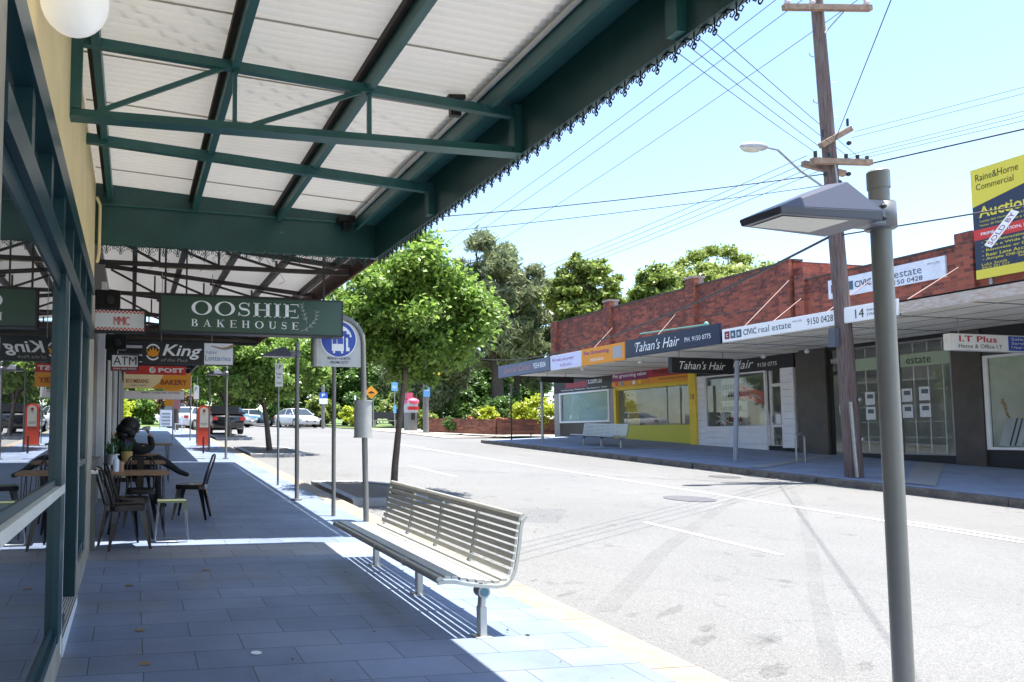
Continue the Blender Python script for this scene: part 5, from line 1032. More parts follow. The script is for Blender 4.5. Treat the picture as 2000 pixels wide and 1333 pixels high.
# shop 1 (cakes)
def part(name, m_, parent, *boxes, **k):
    if name in ('column', 'shop_wall', 'party_wall', 'window_frame_') and len(boxes) > 1:
        return [part(name, m_, parent, b, **k) for b in boxes][0]
    t = MB()
    for b in boxes: t.box(*b)
    return t.build(name, m_, parent, **k)
part('shop_wall', greycol, ba, (XW - .02, XW + .1, 31.15, 31.6, .9, 4.15), (XW - .02, XW + .1, 27.2, 27.5, .9, 4.15))
part('stall_riser', darkcol, ba, (XW, XW + .1, 27.5, 31.15, .9, 2.13))
part('shop_header', dark, ba, (XW - .03, XW + .1, 27.22, 31.58, 3.5, 4.15))
w1 = part('window_frame', white, ba, (XW - .04, XW + .06, 27.5, 27.58, 2.13, 3.5), (XW - .04, XW + .06, 31.07, 31.15, 2.13, 3.5), (XW - .04, XW + .06, 27.58, 31.07, 2.13, 2.21), (XW - .04, XW + .06, 27.58, 31.07, 3.43, 3.5))
part('window_pane', farglass, ba, (XW, XW + .01, 27.58, 31.07, 2.21, 3.43))
part('curtain', mat('grey_green_blind', (.42, .56, .52), .7), ba, (XW + .06, XW + .08, 27.6, 31.0, 2.1, 3.45))
text('s.com.au', (XW - .03, 28.9, 3.80), -UY, UZ, .95, .17, textw, ba); text('Wine Decorating  Wedding Hire  Cake Equipment  Classes', (XW - .03, 31.0, 3.56), -UY, UZ, 3.4, .09, textw, ba)
part('red_panel', maroon, ba, (XW - .036, XW - .031, 28.95, 30.6, 3.68, 3.95))
# shop 2 (yellow)
part('shop_wall', yel, ba, (XW - .12, XW + .1, 22.6, 22.9, .9, 4.15), (XW - .04, XW + .1, 27.06, 27.19, .9, 3.5))
part('stall_riser', mat('olive_yellow', (.66, .60, .05), .5), ba, (XW + .1, XW + .2, 22.9, 27.06, .9, 1.98))
part('shop_header', yel, ba, (XW, XW + .1, 22.9, 27.19, 3.4, 3.6))
part('window_pane', farglass, ba, (XW + .14, XW + .15, 22.9, 27.06, 1.98, 3.4)); part('mullion', galv, ba, (XW + .12, XW + .16, 24.3, 24.34, 1.98, 3.4))
for (ya, yb, yc) in ((27.0, 26.2, 25.9), (22.95, 23.3, 23.4)):
    t = MB(); n = 14
    for i in range(n):
        a = ya + (yb - ya) * i / n; b = ya + (yb - ya) * (i + 1) / n; c0 = ya + (yc - ya) * .6 * i / n + (.35 if yc > 25 else 0) * -1; c1 = ya + (yc - ya) * .6 * (i + 1) / n + (.35 if yc > 25 else 0) * -1
        o0 = .03 * (i % 2); o1 = .03 * ((i + 1) % 2); t.add([(XW + .25 + o0, a, 3.4), (XW + .25 + o1, b, 3.4), (XW + .25 + o1, c1, 2.0), (XW + .25 + o0, c0, 2.0)], [(0, 1, 2, 3)])
    t.build('curtain', mat('yellow_curtain', (.60, .44, .05), .8), ba)
text('18', (XW - .12, 22.82, 2.85), -UY, UZ, .17, .2, textk, ba)
# shop 3 (white, hair)
wbr = mat('white_weatherboard', (.86, .87, .92), .55, var=.05, scale=4)
t = MB()
for k in range(11): z = 1.22 + k * .22; t.box(XW - .05, XW + .1, 22.25, 22.59, z, z + .212)
t.build('shop_wall', wbr, ba); t = MB()
for k in range(11): z = 1.22 + k * .22; t.box(XW - .08, XW + .1, 18.7, 19.15, z, z + .212)
t.build('shop_wall', wbr, ba)
t = MB()
for k in range(4): t.box(XW - .04, XW + .1, 19.75, 22.25, 1.14 + k * .19, 1.322 + k * .19)
t.build('stall_riser', wbr, ba)
part('shop_header', dark, ba, (XW - .04, XW + .1, 18.7, 22.59, 3.62, 4.15))
part('window_pane', farglass, ba, (XW, XW + .01, 19.8, 22.2, 1.9, 3.6)); part('window_frame', white, ba, (XW - .03, XW + .05, 22.2, 22.25, 1.9, 3.62), (XW - .03, XW + .05, 19.75, 19.8, 1.9, 3.62), (XW - .03, XW + .05, 19.8, 22.2, 3.57, 3.62), (XW - .01, XW + .03, 20.9, 20.93, 1.9, 3.57))
dd = part('door', white, ba, (XW + .1, XW + .15, 19.2, 19.3, 1.1, 3.6), (XW + .1, XW + .15, 19.65, 19.74, 1.1, 3.6), (XW + .1, XW + .15, 19.3, 19.65, 1.1, 1.3), (XW + .1, XW + .15, 19.3, 19.65, 1.85, 1.93), (XW + .1, XW + .15, 19.3, 19.65, 3.1, 3.2))
t = MB(); t.box(XW + .12, XW + .13, 19.3, 19.65, 1.3, 3.1); t.build('door_pane', farglass, dd); t = MB(); t.box(XW + .08, XW + .1, 19.62, 19.65, 2.0, 2.2); t.build('handle', galv, dd)
part('notice', textw, ba, (XW + .09, XW + .095, 19.35, 19.52, 1.95, 2.25))
sh = thing('shelf_unit', 'shelves of hair products seen through the white shop window', 'shelves', (XW + 1.2, 21.4, 1.2))
t = MB(); t.box(XW + .42, XW + .46, 20.95, 22.0, 1.2, 3.5); t.build('back_panel', white, sh)
for k in range(4): t = MB(); t.box(XW + .22, XW + .42, 21.0, 21.9, 2.0 + k * .36, 2.03 + k * .36); t.build('shelf', white, sh)
for k in range(28):
    y = 21.08 + (k % 7) * .115; z = 2.03 + (k // 7) * .36; t = MB(); t.tube([(XW + .28, y, z), (XW + .28, y, z + .15), (XW + .28, y, z + .17), (XW + .28, y, z + .2)], [.035, .035, .015, .012], 8)
    c_ = [(.3, .05, .05), (.05, .2, .25), (.02, .02, .02), (.25, .25, .28)][k // 7]; tag(t.build('product_bottle', mat('bottle_col_%d' % (k // 7), c_, .3)), ['red', 'teal', 'black', 'silver'][k // 7] + ' hair product bottle on a shelf in the white shop', 'bottle', 'hair product bottles on the shelves, row of ' + ['red', 'teal', 'black', 'silver'][k // 7])
t = MB()
for k in range(8):
    a = R(22.5 + 45 * k); l = .42 if k % 2 else .32; d = Vector((0, math.cos(a), math.sin(a))); n = Vector((0, -d.z, d.y)); c_ = Vector((XW + .12, 21.65, 2.15)); t.add([c_ + n * .06, c_ + d * l, c_ - n * .06, c_ + Vector((-.06, 0, 0)), c_ + Vector((.03, 0, 0))], [(0, 1, 3), (1, 2, 3), (2, 1, 4), (1, 0, 4)])
tag(t.build('star_ornament', white), 'large white eight pointed star ornament in the white shop window', 'ornament')
t = MB(); t.add([(XW + .06, 20.9, 3.25), (XW + .06, 19.85, 2.95), (XW + .06, 19.85, 2.55), (XW + .06, 20.9, 2.85)], [(0, 1, 2, 3)])
bn = tag(t.build('red_banner', red), 'orange red banner slanting inside the white shop window', 'banner'); text('GOOD MORNING', (XW + .055, 20.8, 2.95), Vector((0, -1, -.29)), UZ, .8, .12, textw, bn)
sf = thing('sofa', 'white padded bench sofa inside the white shop', 'sofa', (XW + 1.2, 20.2, 1.1)); part('seat', white, sf, (XW + .3, XW + .8, 19.9, 20.9, 1.5, 1.95), bevel=.03); part('backrest', white, sf, (XW + .8, XW + .95, 19.9, 20.9, 1.5, 2.35), bevel=.03)

# block B
bb = thing('brick_shop_building', 'nearer lower brick shop block holding the real estate office and computer shop', 'shop building', (XW, 12, .9))
t = MB(); t.box(XW, XW + 7, 2, 18.3, 4.2, 6.15); t.box(XW, XW + 7, 2, 13.75, 6.15, 6.3); t.build('parapet_wall', brickB, bb)
t = MB(); t.box(XW - .03, XW + .3, 13.76, 18.3, 6.15, 6.2); t.box(XW - .03, XW + .3, 2, 13.73, 6.3, 6.35); t.build('coping', MATS['sooty_coping'], bb)
for b_ in ((XW + .02, XW + 7, 18.3, 18.6, 4.2, 6.6), (XW - .1, XW, 18.2, 18.5, 4.2, 6.35), (XW - .12, XW, 13.7, 14.08, 4.2, 6.42)): part('pier', brickB, bb, b_)
part('shop_interior_wall', MATS['interior_wall'], bb, (XW + 2.8, XW + 7, 2, 18.3, .3, 4.2)); part('shop_ceiling', offw, bb, (XW, XW + 2.8, 2, 18.3, 4.15, 4.199)); part('shop_floor', blkint, bb, (XW + .02, XW + 2.8, 2, 18.3, .3, .85))
part('party_wall', MATS['interior_wall'], bb, (XW + .1, XW + 2.75, 13.8, 13.95, .6, 4.15), (XW + .1, XW + 2.75, 18.2, 18.3, .6, 4.15))
part('column', darkcol, bb, (XW - .06, XW + .2, 17.65, 18.62, .7, 4.15), (XW - .06, XW + .2, 13.72, 14.35, .6, 4.15))
part('shop_header', dark, bb, (XW, XW + .1, 14.35, 17.65, 4.0, 4.15), (XW - .02, XW + .1, 2, 13.72, 3.72, 4.15))
part('stall_riser', dark, bb, (XW, XW + .1, 14.35, 16.9, .6, 1.12), (XW, XW + .1, 2, 13.72, .6, 1.28))
dd = part('door', dark, bb, (XW + .03, XW + .08, 17.55, 17.65, .7, 4.0), (XW + .03, XW + .08, 16.85, 16.92, .7, 4.0), (XW + .03, XW + .08, 16.92, 17.55, .7, .85), (XW + .03, XW + .08, 16.92, 17.55, 3.3, 3.4))
t = MB(); t.box(XW + .05, XW + .06, 16.92, 17.55, .85, 4.0); t.build('door_pane', farglass, dd); t = MB(); t.tube([(XW, 17.0, 1.9), (XW - .05, 17.0, 1.95), (XW - .05, 17.0, 2.25), (XW, 17.0, 2.3)], .012, 8); t.build('handle', galv, dd)
text('9150 0428', (XW + .02, 17.55, 3.62), -UY, UZ, .62, .13, textw, bb)
t = MB()
for y in (16.83, 15.62, 14.37): t.box(XW - .01, XW + .05, y, y + .045, 1.12, 4.0)
for z in (1.12, 3.96): t.box(XW, XW + .04, 14.4, 16.85, z, z + .04)
t.build('window_frame', galv, bb)
part('window_pane', farglass, bb, (XW + .02, XW + .03, 14.4, 15.62, 1.16, 3.96)); part('window_pane', farglass, bb, (XW + .02, XW + .03, 15.67, 16.83, 1.16, 3.96))
t = MB()
for y in (14.65, 15.0, 15.35, 15.9, 16.25, 16.6): t.box(XW + .10, XW + .115, y, y + .022, 1.1, 3.95)
for z in (1.55, 1.95, 2.35, 2.75): t.box(XW + .116, XW + .125, 14.4, 16.8, z, z + .012)
t.build('window_grille', white, bb)
for (y0, y1, tx) in ((15.7, 16.83, None), (14.4, 15.6, 1)):
    part('window_banner', mat('pale_green_film', (.40, .50, .36), .5), bb, (XW + .008, XW + .013, y0, y1, 3.35, 3.68))
text('real', (XW + .006, 16.15, 3.42), -UY, UZ, .36, .16, textk, bb); text('estate', (XW + .006, 15.45, 3.42), -UY, UZ, .6, .16, textk, bb)
t = MB()
paper = mat('white_paper', (.75, .78, .82), .6); pic = mat('photo_print', (.12, .16, .18), .6)
GPA = 'property listing sheets stuck in the office window'
for i, (y, z) in enumerate(((16.45, 2.42), (16.45, 2.02), (15.85, 2.44), (15.85, 2.03), (15.48, 2.46), (15.48, 2.05), (15.05, 2.48), (15.05, 2.06))):
    r_ = tag(part('listing_sheet', paper, None, (XW + .010, XW + .014, y - .13, y + .13, z, z + .34)), 'white property listing sheet, %s row, %s in the office window' % (['upper', 'lower'][i % 2], ['leftmost', 'second from left', 'third from left', 'rightmost'][i // 2]), 'paper sheet', GPA)
    part('photo', pic, r_, (XW + .006, XW + .0095, y - .09, y + .07, z + .17, z + .28))
part('notice', textw, bb, (XW + .02, XW + .025, 17.15, 17.35, 2.2, 2.45))
# shop 5
part('window_frame', white, bb, (XW - .03, XW + .03, 13.62, 13.7, 1.28, 3.45), (XW - .03, XW + .03, 2.0, 13.62, 1.28, 1.34), (XW - .03, XW + .03, 2.0, 13.62, 3.39, 3.45)); part('window_pane', farglass, bb, (XW, XW + .01, 2.0, 13.62, 1.34, 3.39))
part('column', darkcol, bb, (XW - .01, XW + .1, 2, 13.72, 3.45, 3.72))
for i, (y, d) in enumerate(((13.33, 'left'), (12.86, 'right'))):
    t = MB(); t.bar((XW + .12, y, 1.36), (XW + .38, y, 2.0), .44, .03, up=(1, 0, 0)); pnl = tag(t.build('leaning_panel', mat('panel_white', (.62, .64, .7), .5)), 'white panel with dark stripes leaning in the computer shop window, %s one' % d, 'panel')
    t = MB(); 
    for o_ in (-.1, .0): t.bar((XW + .105, y + o_, 1.38), (XW + .36, y + o_, 2.0), .02, .03, up=(1, 0, 0))
    t.build('stripe', dark, pnl)
t = MB()
for k in range(14): t.sphere((XW + .15 + .03 * random.random(), 13.5 - .05 * random.random() - .008 * k, 2.42 - k * .03), random.uniform(.018, .035), 7, 5)
tag(t.build('dried_flowers', mat('straw_flowers', (.4, .25, .08), .9)), 'bunch of dried orange flowers hanging in the computer shop window', 'flowers')

# far awning ---------------------------------------------------
XF = 15.1
fa = thing('street_awning', 'long flat street awning over the far shops with pale battened soffit', 'awning', (17, 18, 4.1))
soff = mat('soffit_boards', (.88, .83, .72), .7, var=.12, scale=1.2)
def sz(y): return 4.0
t = MB(); t.box(XF + .03, XW - .04, 18.5, 28.7, 4.06, 4.1); t.build('soffit', soff, fa)
t = MB(); t.box(XF + .03, XW - .04, 2, 18.5, 4.1, 4.14)
t.build('soffit', soff, fa)
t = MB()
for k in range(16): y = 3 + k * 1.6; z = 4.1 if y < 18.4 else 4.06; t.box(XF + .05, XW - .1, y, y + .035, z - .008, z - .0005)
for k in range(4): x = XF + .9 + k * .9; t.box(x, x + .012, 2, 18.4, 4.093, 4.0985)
t.build('dark_strip', mat('dark_batten', (.10, .09, .08), .8), fa)  # narrow soffit battens in one dark colour
t = MB(); t.box(XF, XF + .03, 2, 12.1, 4.04, 4.26); t.build('fascia', mat('chipped_fascia', (.62, .6, .57), .7, col2=(.45, .30, .22), scale=7, stretch=(1, 1, 4)), fa)
t = MB(); t.box(XF, XF + .03, 12.1, 28.7, 4.0, 4.3); t.box(XF, XW, 28.67, 28.7, 4.0, 4.3); t.build('fascia_backing', dark, fa)
t = MB(); t.add([(XF + .02, 2, 4.3), (XF + .02, 28.7, 4.3), (XW, 28.7, 4.38), (XW, 2, 4.38)], [(0, 1, 2, 3)]); t.build('awning_roof', galv, fa)
rod = mat('tie_rod', (.26, .17, .15), .7)
for (ya, yb, zb_) in ((12.34, 14.02, 5.66), (15.64, 18.33, 5.66), (16.49, 18.7, 6.3), (20.0, 23.5, 6.02), (23.2, 27.1, 6.04), (14.2, 16.27, 5.75), (9.2, 11.0, 5.6)):
    t = MB(); t.tube([(XF + .4, ya, 4.32), (XW - .02, yb, zb_)], .011, 6); t.build('tie_rod', rod, fa)
def fascia_sign(label, y0, y1, z0, z1, face, m_frame=dark):
    s_ = thing('fascia_sign', label, 'sign', (XF, (y0 + y1) / 2, z0)); part('board', m_frame, s_, (XF - .05, XF - .002, y0, y1, z0, z1)); part('face', face, s_, (XF - .056, XF - .0505, y0 + .02, y1 - .02, z0 + .02, z1 - .02)); return s_
XS = XF - .056
s_ = fascia_sign('slate blue cake shop sign at the left end of the far awning', 24.75, 28.7, 3.93, 4.46, mat('slate_sign', (.10, .12, .20), .4)); text('Special Cakes', (XS, 28.2, 4.03), -UY, UZ, 2.1, .32, mat('pinkish_print', (.55, .25, .25), .5), s_, shear=.35); text('9554 8004', (XS, 25.9, 4.1), -UY, UZ, .85, .22, textw, s_, bold=.01)
s_ = fascia_sign('pale lilac pet sign with purple handwriting', 22.82, 24.73, 3.93, 4.47, mat('lilac_sign', (.72, .72, .95), .4), white); pur = mat('purple_print', (.30, .04, .25), .5); text('We make pets pretty!', (XS, 24.6, 4.2), -UY, UZ, 1.35, .15, pur, s_, shear=.2); text('9150 6161', (XS, 24.1, 4.02), -UY, UZ, .7, .1, pur, s_)
s_ = fascia_sign('orange pet grooming sign next to the lilac sign', 20.52, 22.80, 3.93, 4.49, orange, orange); text('Pet Grooming', (XS, 22.65, 4.23), -UY, UZ, 1.35, .17, pur, s_, bold=.02); text('9150 6161', (XS, 22.3, 4.03), -UY, UZ, .7, .1, textw, s_, bold=.02)
part('paw_panel', mat('grey_print2', (.42, .42, .45), .6), s_, (XS - .004, XS - .0005, 20.65, 21.1, 4.02, 4.4))
s_ = fascia_sign('long navy hair salon sign with white script', 16.68, 20.5, 3.97, 4.52, navy, navy); text("Tahan's Hair", (XS, 20.0, 4.10), -UY, UZ, 1.85, .30, textw, s_, shear=.35); text('PH. 9150 0775', (XS, 17.95, 4.16), -UY, UZ, .95, .13, textw, s_)
t = MB()
for k in range(9): a = k * .7; t.ring((XS - .003, 19.95 - .03 * math.cos(a) * k * .4, 4.34 + .02 * math.sin(a) * k * .3), -UY, UZ, -UX, 0, .04, .052, n=12)
t.build('flower_emblem', mat('silver_print', (.35, .4, .5), .5), s_)
s_ = fascia_sign('long white real estate sign with maroon and slate squares', 13.44, 16.62, 3.99, 4.33, textw, white)
for k, (c_, l_) in enumerate(((maroon, 'C'), (mat('slate_square', (.06, .12, .17), .5), 'R'), (MATS['slate_square'], 'E'))):
    y = 16.53 - k * .19; part('square_logo', c_, s_, (XS - .004, XS - .0005, y - .16, y, 4.06, 4.26)); text(l_, (XS - .005, y - .05, 4.11), -UY, UZ, .07, .09, textw, s_, bold=.02)
text('CIVIC', (XS, 15.93, 4.09), -UY, UZ, .40, .15, textk, s_, bold=.012); text('real estate', (XS, 15.47, 4.09), -UY, UZ, .92, .16, mat('slate_print', (.08, .12, .16), .5), s_); text('PTY LTD', (XS, 14.5, 4.2), -UY, UZ, .24, .04, textk, s_); text('9150 0428', (XS, 14.13, 4.09), -UY, UZ, .64, .15, textk, s_)
s_ = fascia_sign('white number fourteen sign right of the timber power pole', 12.1, 13.42, 4.0, 4.34, textw, white); text('14', (XS, 12.98, 4.07), -UY, UZ, .19, .19, textk, s_); text('SHAW', (XS, 12.73, 4.18), -UY, UZ, .2, .05, textk, s_); text('STREET', (XS, 12.73, 4.09), -UY, UZ, .26, .05, textk, s_)
# pet shop sign above yellow shopfront
s_ = thing('shop_sign', 'purple and red pet shop sign with orange strip above the yellow window', 'sign', (XW - .1, 25, 3.55)); part('purple_board', mat('plum_sign', (.25, .03, .14), .5), s_, (XW - .1, XW - .03, 25.0, 27.19, 3.62, 4.12)); part('red_board', mat('crimson_sign', (.45, .02, .04), .5), s_, (XW - .1, XW - .03, 22.62, 24.99, 3.78, 4.12)); part('orange_strip', orange, s_, (XW - .1, XW - .03, 22.62, 24.99, 3.55, 3.779)); part('orange_strip', orange, s_, (XW - .104, XW - .101, 25.0, 27.19, 3.55, 3.75))
text('Pet grooming salon', (XW - .1, 27.1, 3.86), -UY, UZ, 2.0, .18, textw, s_, bold=.02); text('Pretty Pets', (XW - .1, 24.7, 3.83), -UY, UZ, 1.6, .22, textk, s_, bold=.02); text('www.prettypet.com.au', (XW - .1, 24.4, 3.62), -UY, UZ, 1.4, .1, textk, s_)
for k, c_ in enumerate((red, lb, orange, textw, yel)): part('pet_picture', c_, s_, (XW - .109, XW - .1045, 26.8 - k * .35, 26.95 - k * .35, 3.58, 3.73))
# hanging box signs under the awning, across the footpath
def box_sign(label, x0, x1, Y, z0, z1, face, fr_=dark):
    s_ = thing('hanging_sign', label, 'sign', ((x0 + x1) / 2, Y, z0)); part('casing', fr_, s_, (x0, x1, Y, Y + .15, z0, z1)); part('face', face, s_, (x0 + .03, x1 - .02, Y - .006, Y - .0005, z0 + .02, z1 - .02))
    t = MB(); t.tube([(x0 + .3, Y + .07, z1), (x0 + .3, Y + .07, 4.08)], .01, 6); t.tube([(x1 - .3, Y + .07, z1), (x1 - .3, Y + .07, 4.08)], .01, 6); t.build('hanger_rod', galv, s_); return s_
s_ = box_sign('black hanging salon sign with white script under the far awning', 15.47, 17.56, 19.0, 3.41, 3.86, dark); text("Tahan's Hair", (15.72, 18.994, 3.52), UX, UZ, 1.55, .24, textw, s_, shear=.35)
text('Hair', (XW - .04, 21.0, 3.74), -UY, UZ, .85, .28, textw, ba, shear=.35); text('9150 0775', (XW - .04, 20.0, 3.74), -UY, UZ, .72, .13, textw, ba, shear=.1)
s_ = box_sign('white and blue computer shop sign hanging under the far awning at right', 16.75, 19.3, 12.4, 3.38, 3.73, textw, white); text('I.T Plus', (16.95, 12.394, 3.56), UX, UZ, 1.0, .13, mat('red_print', (.55, .05, .08), .5), s_, bold=.02); text('Home & Office I.T', (16.93, 12.394, 3.43), UX, UZ, 1.15, .085, textk, s_)
part('blue_panel', mat('panel_blue', (.04, .09, .45), .5), s_, (18.25, 19.28, 12.388, 12.393, 3.40, 3.71)); text('Sales', (18.32, 12.386, 3.62), UX, UZ, .4, .06, textw, s_); text('Service', (18.32, 12.386, 3.53), UX, UZ, .5, .06, textw, s_); text('Upgrades', (18.32, 12.386, 3.44), UX, UZ, .6, .06, textw, s_)
s_ = box_sign('dark hanging box sign in front of the cake shop', 15.6, 17.0, 26.3, 3.62, 3.86, dark)
t = MB()
for (x, y) in ((16.2, 24.5), (16.4, 21.6), (18.9, 17.8), (18.9, 19.3)): t.sphere((x, y, 3.99), .07, 10, 6, sc_=(1, 1, .8)); t.box(x - .02, x + .02, y - .02, y + .02, 4.0, 4.07)
tag(t.build('spot_light', white), 'small white spotlights dotted under the far awning soffit', 'spotlights') if False else t.build('spot_lights', white, fa)
# signs on the parapet
s_ = thing('parapet_sign', 'long white real estate sign mounted on the nearer brick parapet', 'sign', (XW, 16, 5.4)); part('board', mat('weathered_white', (.72, .74, .82), .6, var=.1, scale=6), s_, (XW - .06, XW - .005, 14.35, 17.45, 5.45, 5.98))
XP = XW - .061
for k, c_ in enumerate((maroon, MATS['slate_square'], MATS['slate_square'])): part('square_logo', c_, s_, (XP - .004, XP - .0005, 17.17 - k * .23, 17.36 - k * .23, 5.60, 5.84))
text('CIVIC', (XP, 16.66, 5.63), -UY, UZ, .46, .18, textk, s_, bold=.012); text('real estate', (XP, 16.1, 5.66), -UY, UZ, 1.2, .2, MATS['slate_print'], s_); text('PTY LTD', (XP, 14.75, 5.82), -UY, UZ, .28, .05, textk, s_); text('9150 0428', (XP, 15.72, 5.49), -UY, UZ, .83, .12, textk, s_)
# auction billboard: standing on the parapet, nearer the camera
s_ = thing('auction_billboard', 'tall navy and yellow auction board with a slanted white sold sticker', 'billboard', (XW, 12.4, 5.0)); YA0 = 12.35 + .93; ZB, ZT = 5.1, 7.55
XA = XW - .26; part('board', navy, s_, (XA, XA + .05, 9.0, 13.55, 5.37, 8.35)); bye = mat('board_yellow', (.72, .60, .06), .5)
def pl(name, m_, pts, dx): t = MB(); t.add([(XA - dx, y, z) for y, z in pts], [tuple(range(len(pts)))]); t.build(name, m_, s_)
pl('yellow_header', bye, [(13.55, 7.32), (13.55, 8.35), (9.0, 8.35), (9.0, 8.3), (12.5, 7.62)], .003); pl('yellow_footer', bye, [(13.55, 5.37), (9, 5.37), (9, 5.62), (13.55, 5.62)], .003); pl('red_stripe', red, [(13.55, 6.42), (9, 6.42), (9, 6.70), (13.55, 6.70)], .004)
XT = XA - .003
text('Raine&Horne', (XT, 13.45, 8.0), -UY, UZ, .85, .19, textk, s_); text('Commercial', (XT, 13.45, 7.76), -UY, UZ, .75, .17, textk, s_)
text('Auction', (XT, 13.42, 7.0), -UY, UZ, 1.0, .30, bye, s_, bold=.02); text('Tuesday 26th October 2021 at 5:30pm', (XT, 13.42, 6.86), -UY, UZ, 1.0, .07, bye, s_); text('Venue: 30 Margaret Street & Online', (XT, 13.42, 6.75), -UY, UZ, 1.05, .07, bye, s_)
text('PRIME POSITION, ENORMOUS POTENTIAL', (XA - .005, 13.4, 6.51), -UY, UZ, 2.0, .09, textw, s_, bold=.01)
for k, l_ in enumerate(('Two Attractive Shop', 'Suits a Wide Range of Uses', 'Renovate or Develop & Profit', 'Rear Lane Access', 'Ample Off-Street Parking')): text('- ' + l_, (XT, 13.4, 6.29 - k * .115), -UY, UZ, .06 * len(l_), .085, bye, s_, bold=.01)
text('Luke Smith', (XT, 13.42, 5.71), -UY, UZ, .5, .07, bye, s_); text('0416 281 577', (XT, 13.42, 5.65 - .02), -UY, UZ, .55, .06, bye, s_); text('Sammy D', (XT, 12.7, 5.76), -UY, UZ, .4, .08, bye, s_); text('0414 44', (XT, 12.55, 5.65), -UY, UZ, .35, .08, bye, s_)
t = MB(); d = Vector((0, -.6, .8)); n = Vector((0, .8, .6)); c_ = Vector((XA - .02, 12.98, 6.58)); t.add([c_ - d * .48 - n * .09, c_ + d * .48 - n * .09, c_ + d * .48 + n * .09, c_ - d * .48 + n * .09], [(0, 1, 2, 3)]); t.build('sold_sticker', textw, s_); text('SOLD BY', c_ + Vector((-.004, 0, 0)) - d * .42 - n * .055, d, n, .84, .11, maroon, s_)
t = MB(); t.bar((XA + .08, 13.3, 5.2), (XA + .08, 13.3, 6.2), .06, .06); t.bar((XA + .08, 10.3, 5.2), (XA + .08, 10.3, 6.2), .06, .06); t.build('support_post', galv, s_); s_.scale = (1, 1, .866); s_.location.z = 4.88

# far footpath furniture
signpost('steel_post', 'thin dark post at the left end of the far footpath', 15.5, 28.5, 2.35, [(-.04, .04, 1.75, 2.3, greypaint, [], textk)], .03, darkst, 'post', group='posts at the far kerb')
signpost('steel_post', 'grey post in front of the cake shop on the far footpath', 15.55, 26.2, 2.35, [], .05, galv, 'post', group='posts at the far kerb')
signpost('steel_post', 'slanting pale post in front of the white hair salon', 15.75, 17.1, 2.7, [], .055, mat('pale_post', (.26, .28, .33), .5), 'post', lean=.17, group='posts at the far kerb')
t = MB(); z0 = gz(16.9, 16.3); t.tube([(16.85, 16.3, z0), (16.85, 16.3, z0 + .6)] + [(16.98 - .13 * math.cos(R(a)), 16.3, z0 + .6 + .13 * math.sin(R(a))) for a in range(20, 180, 20)] + [(17.11, 16.3, z0 + .6), (17.11, 16.3, z0)], .028, 10)
tag(t.build('bicycle_hoop', galv), 'arched steel bicycle hoop in front of the real estate office', 'bicycle rack')

# ============================================================ POWER POLE AND WIRES
PX, PYY = 15.25, 13.35; z0 = gz(PX, PYY)
up = thing('power_pole', 'tall weathered timber power pole at the far kerb with red brown paint streaks', 'power pole', (PX, PYY, z0))
t = MB(); t.tube([(PX, PYY, z0 - .1), (PX - .12, PYY, 4.5), (PX - .45, PYY, 12.2)], [.17, .15, .11], 18); t.build('pole_shaft', poleW, up)
def pc(z): return PX - .12 * min(1, (z - z0) / 3.8) - (.33 * (z - 4.5) / 7.7 if z > 4.5 else 0)
def arm(xa, za, xb, zb_, y=PYY - .2, w_=.1): t = MB(); t.bar((xa, y, za), (xb, y, zb_), w_, .12); return t.build('crossarm', armW, up)
arm(13.75, 10.88, 16.05, 11.13); arm(14.55, 7.86, 15.35, 8.3); arm(14.3, 7.5, 15.85, 7.58); arm(14.5, 7.6, 15.6, 7.45, PYY + .2)
t = MB()
for x, z in ((13.85, 10.95), (14.5, 11.02), (15.95, 11.18)): t.tube([(x, PYY - .2, z), (x, PYY - .2, z + .06), (x, PYY - .2, z + .07), (x, PYY - .2, z + .14), (x, PYY - .2, z + .2)], [.03, .07, .04, .06, .03], 10)
t.build('insulators', mat('porcelain', (.6, .5, .52), .3), up)
t = MB()
for x in (14.4, 14.75, 15.2, 15.5, 15.75): t.tube([(x, PYY - .2, 7.58), (x, PYY - .2, 7.72)], .035, 8)
for x, z in ((14.62, 8.05), (15.28, 8.36)): t.tube([(x, PYY - .2, z), (x, PYY - .2, z + .16)], .025, 8)
for x, z in ((15.3, 7.3), (15.05, 7.1), (14.7, 7.25), (15.35, 8.0)): t.sphere((x, PYY - .15, z), .05, 8, 6)
t.build('insulators', dark, up)
t = MB()
for k, z in enumerate((8.9, 9.4, 9.95, 8.6)): x = pc(z); s2 = 1 if k % 2 else -1; t.tube([(x + s2 * .14, PYY, z), (x + s2 * .3, PYY, z + .03), (x + s2 * .32, PYY, z + .09)], .009, 5)
t.tube([(pc(10.6), PYY - .1, 10.45), (pc(10.9) + .55, PYY - .2, 11.05)], .016, 6); t.tube([(14.9, PYY - .2, 7.5), (14.95, PYY - .2, 7.0)], .02, 5); t.build('pole_steps', galv, up)
t = MB()
for z in (1.5, 2.35): t.sphere((pc(z) + .06, PYY - .2, z), .05, 12, 6, sc_=(1, .3, 1))
t.build('pole_discs', galv, up)
sg = MB(); sg.tube([(PX - .18, PYY - .22, z0), (PX - .26, PYY - .22, 2.3)], .035, 8); sg.build('conduit', galv, up)
t = MB(); t.box(14.85, 14.97, PYY - .05, PYY + .1, 3.5, 3.9); t.build('junction_box', mat('navy_box', (.10, .11, .14), .5), up)
sl_ = thing('street_light', 'cobra head street light on a thin arm reaching left from the power pole', 'street light', (pc(7), PYY, 7.0)); t = MB(); t.tube([(pc(7) - .1, PYY - .1, 6.85), (14.1, PYY - .1, 7.3), (13.55, PYY - .1, 7.72), (13.25, PYY - .1, 7.75)], .022, 8); t.build('arm', galv, sl_)
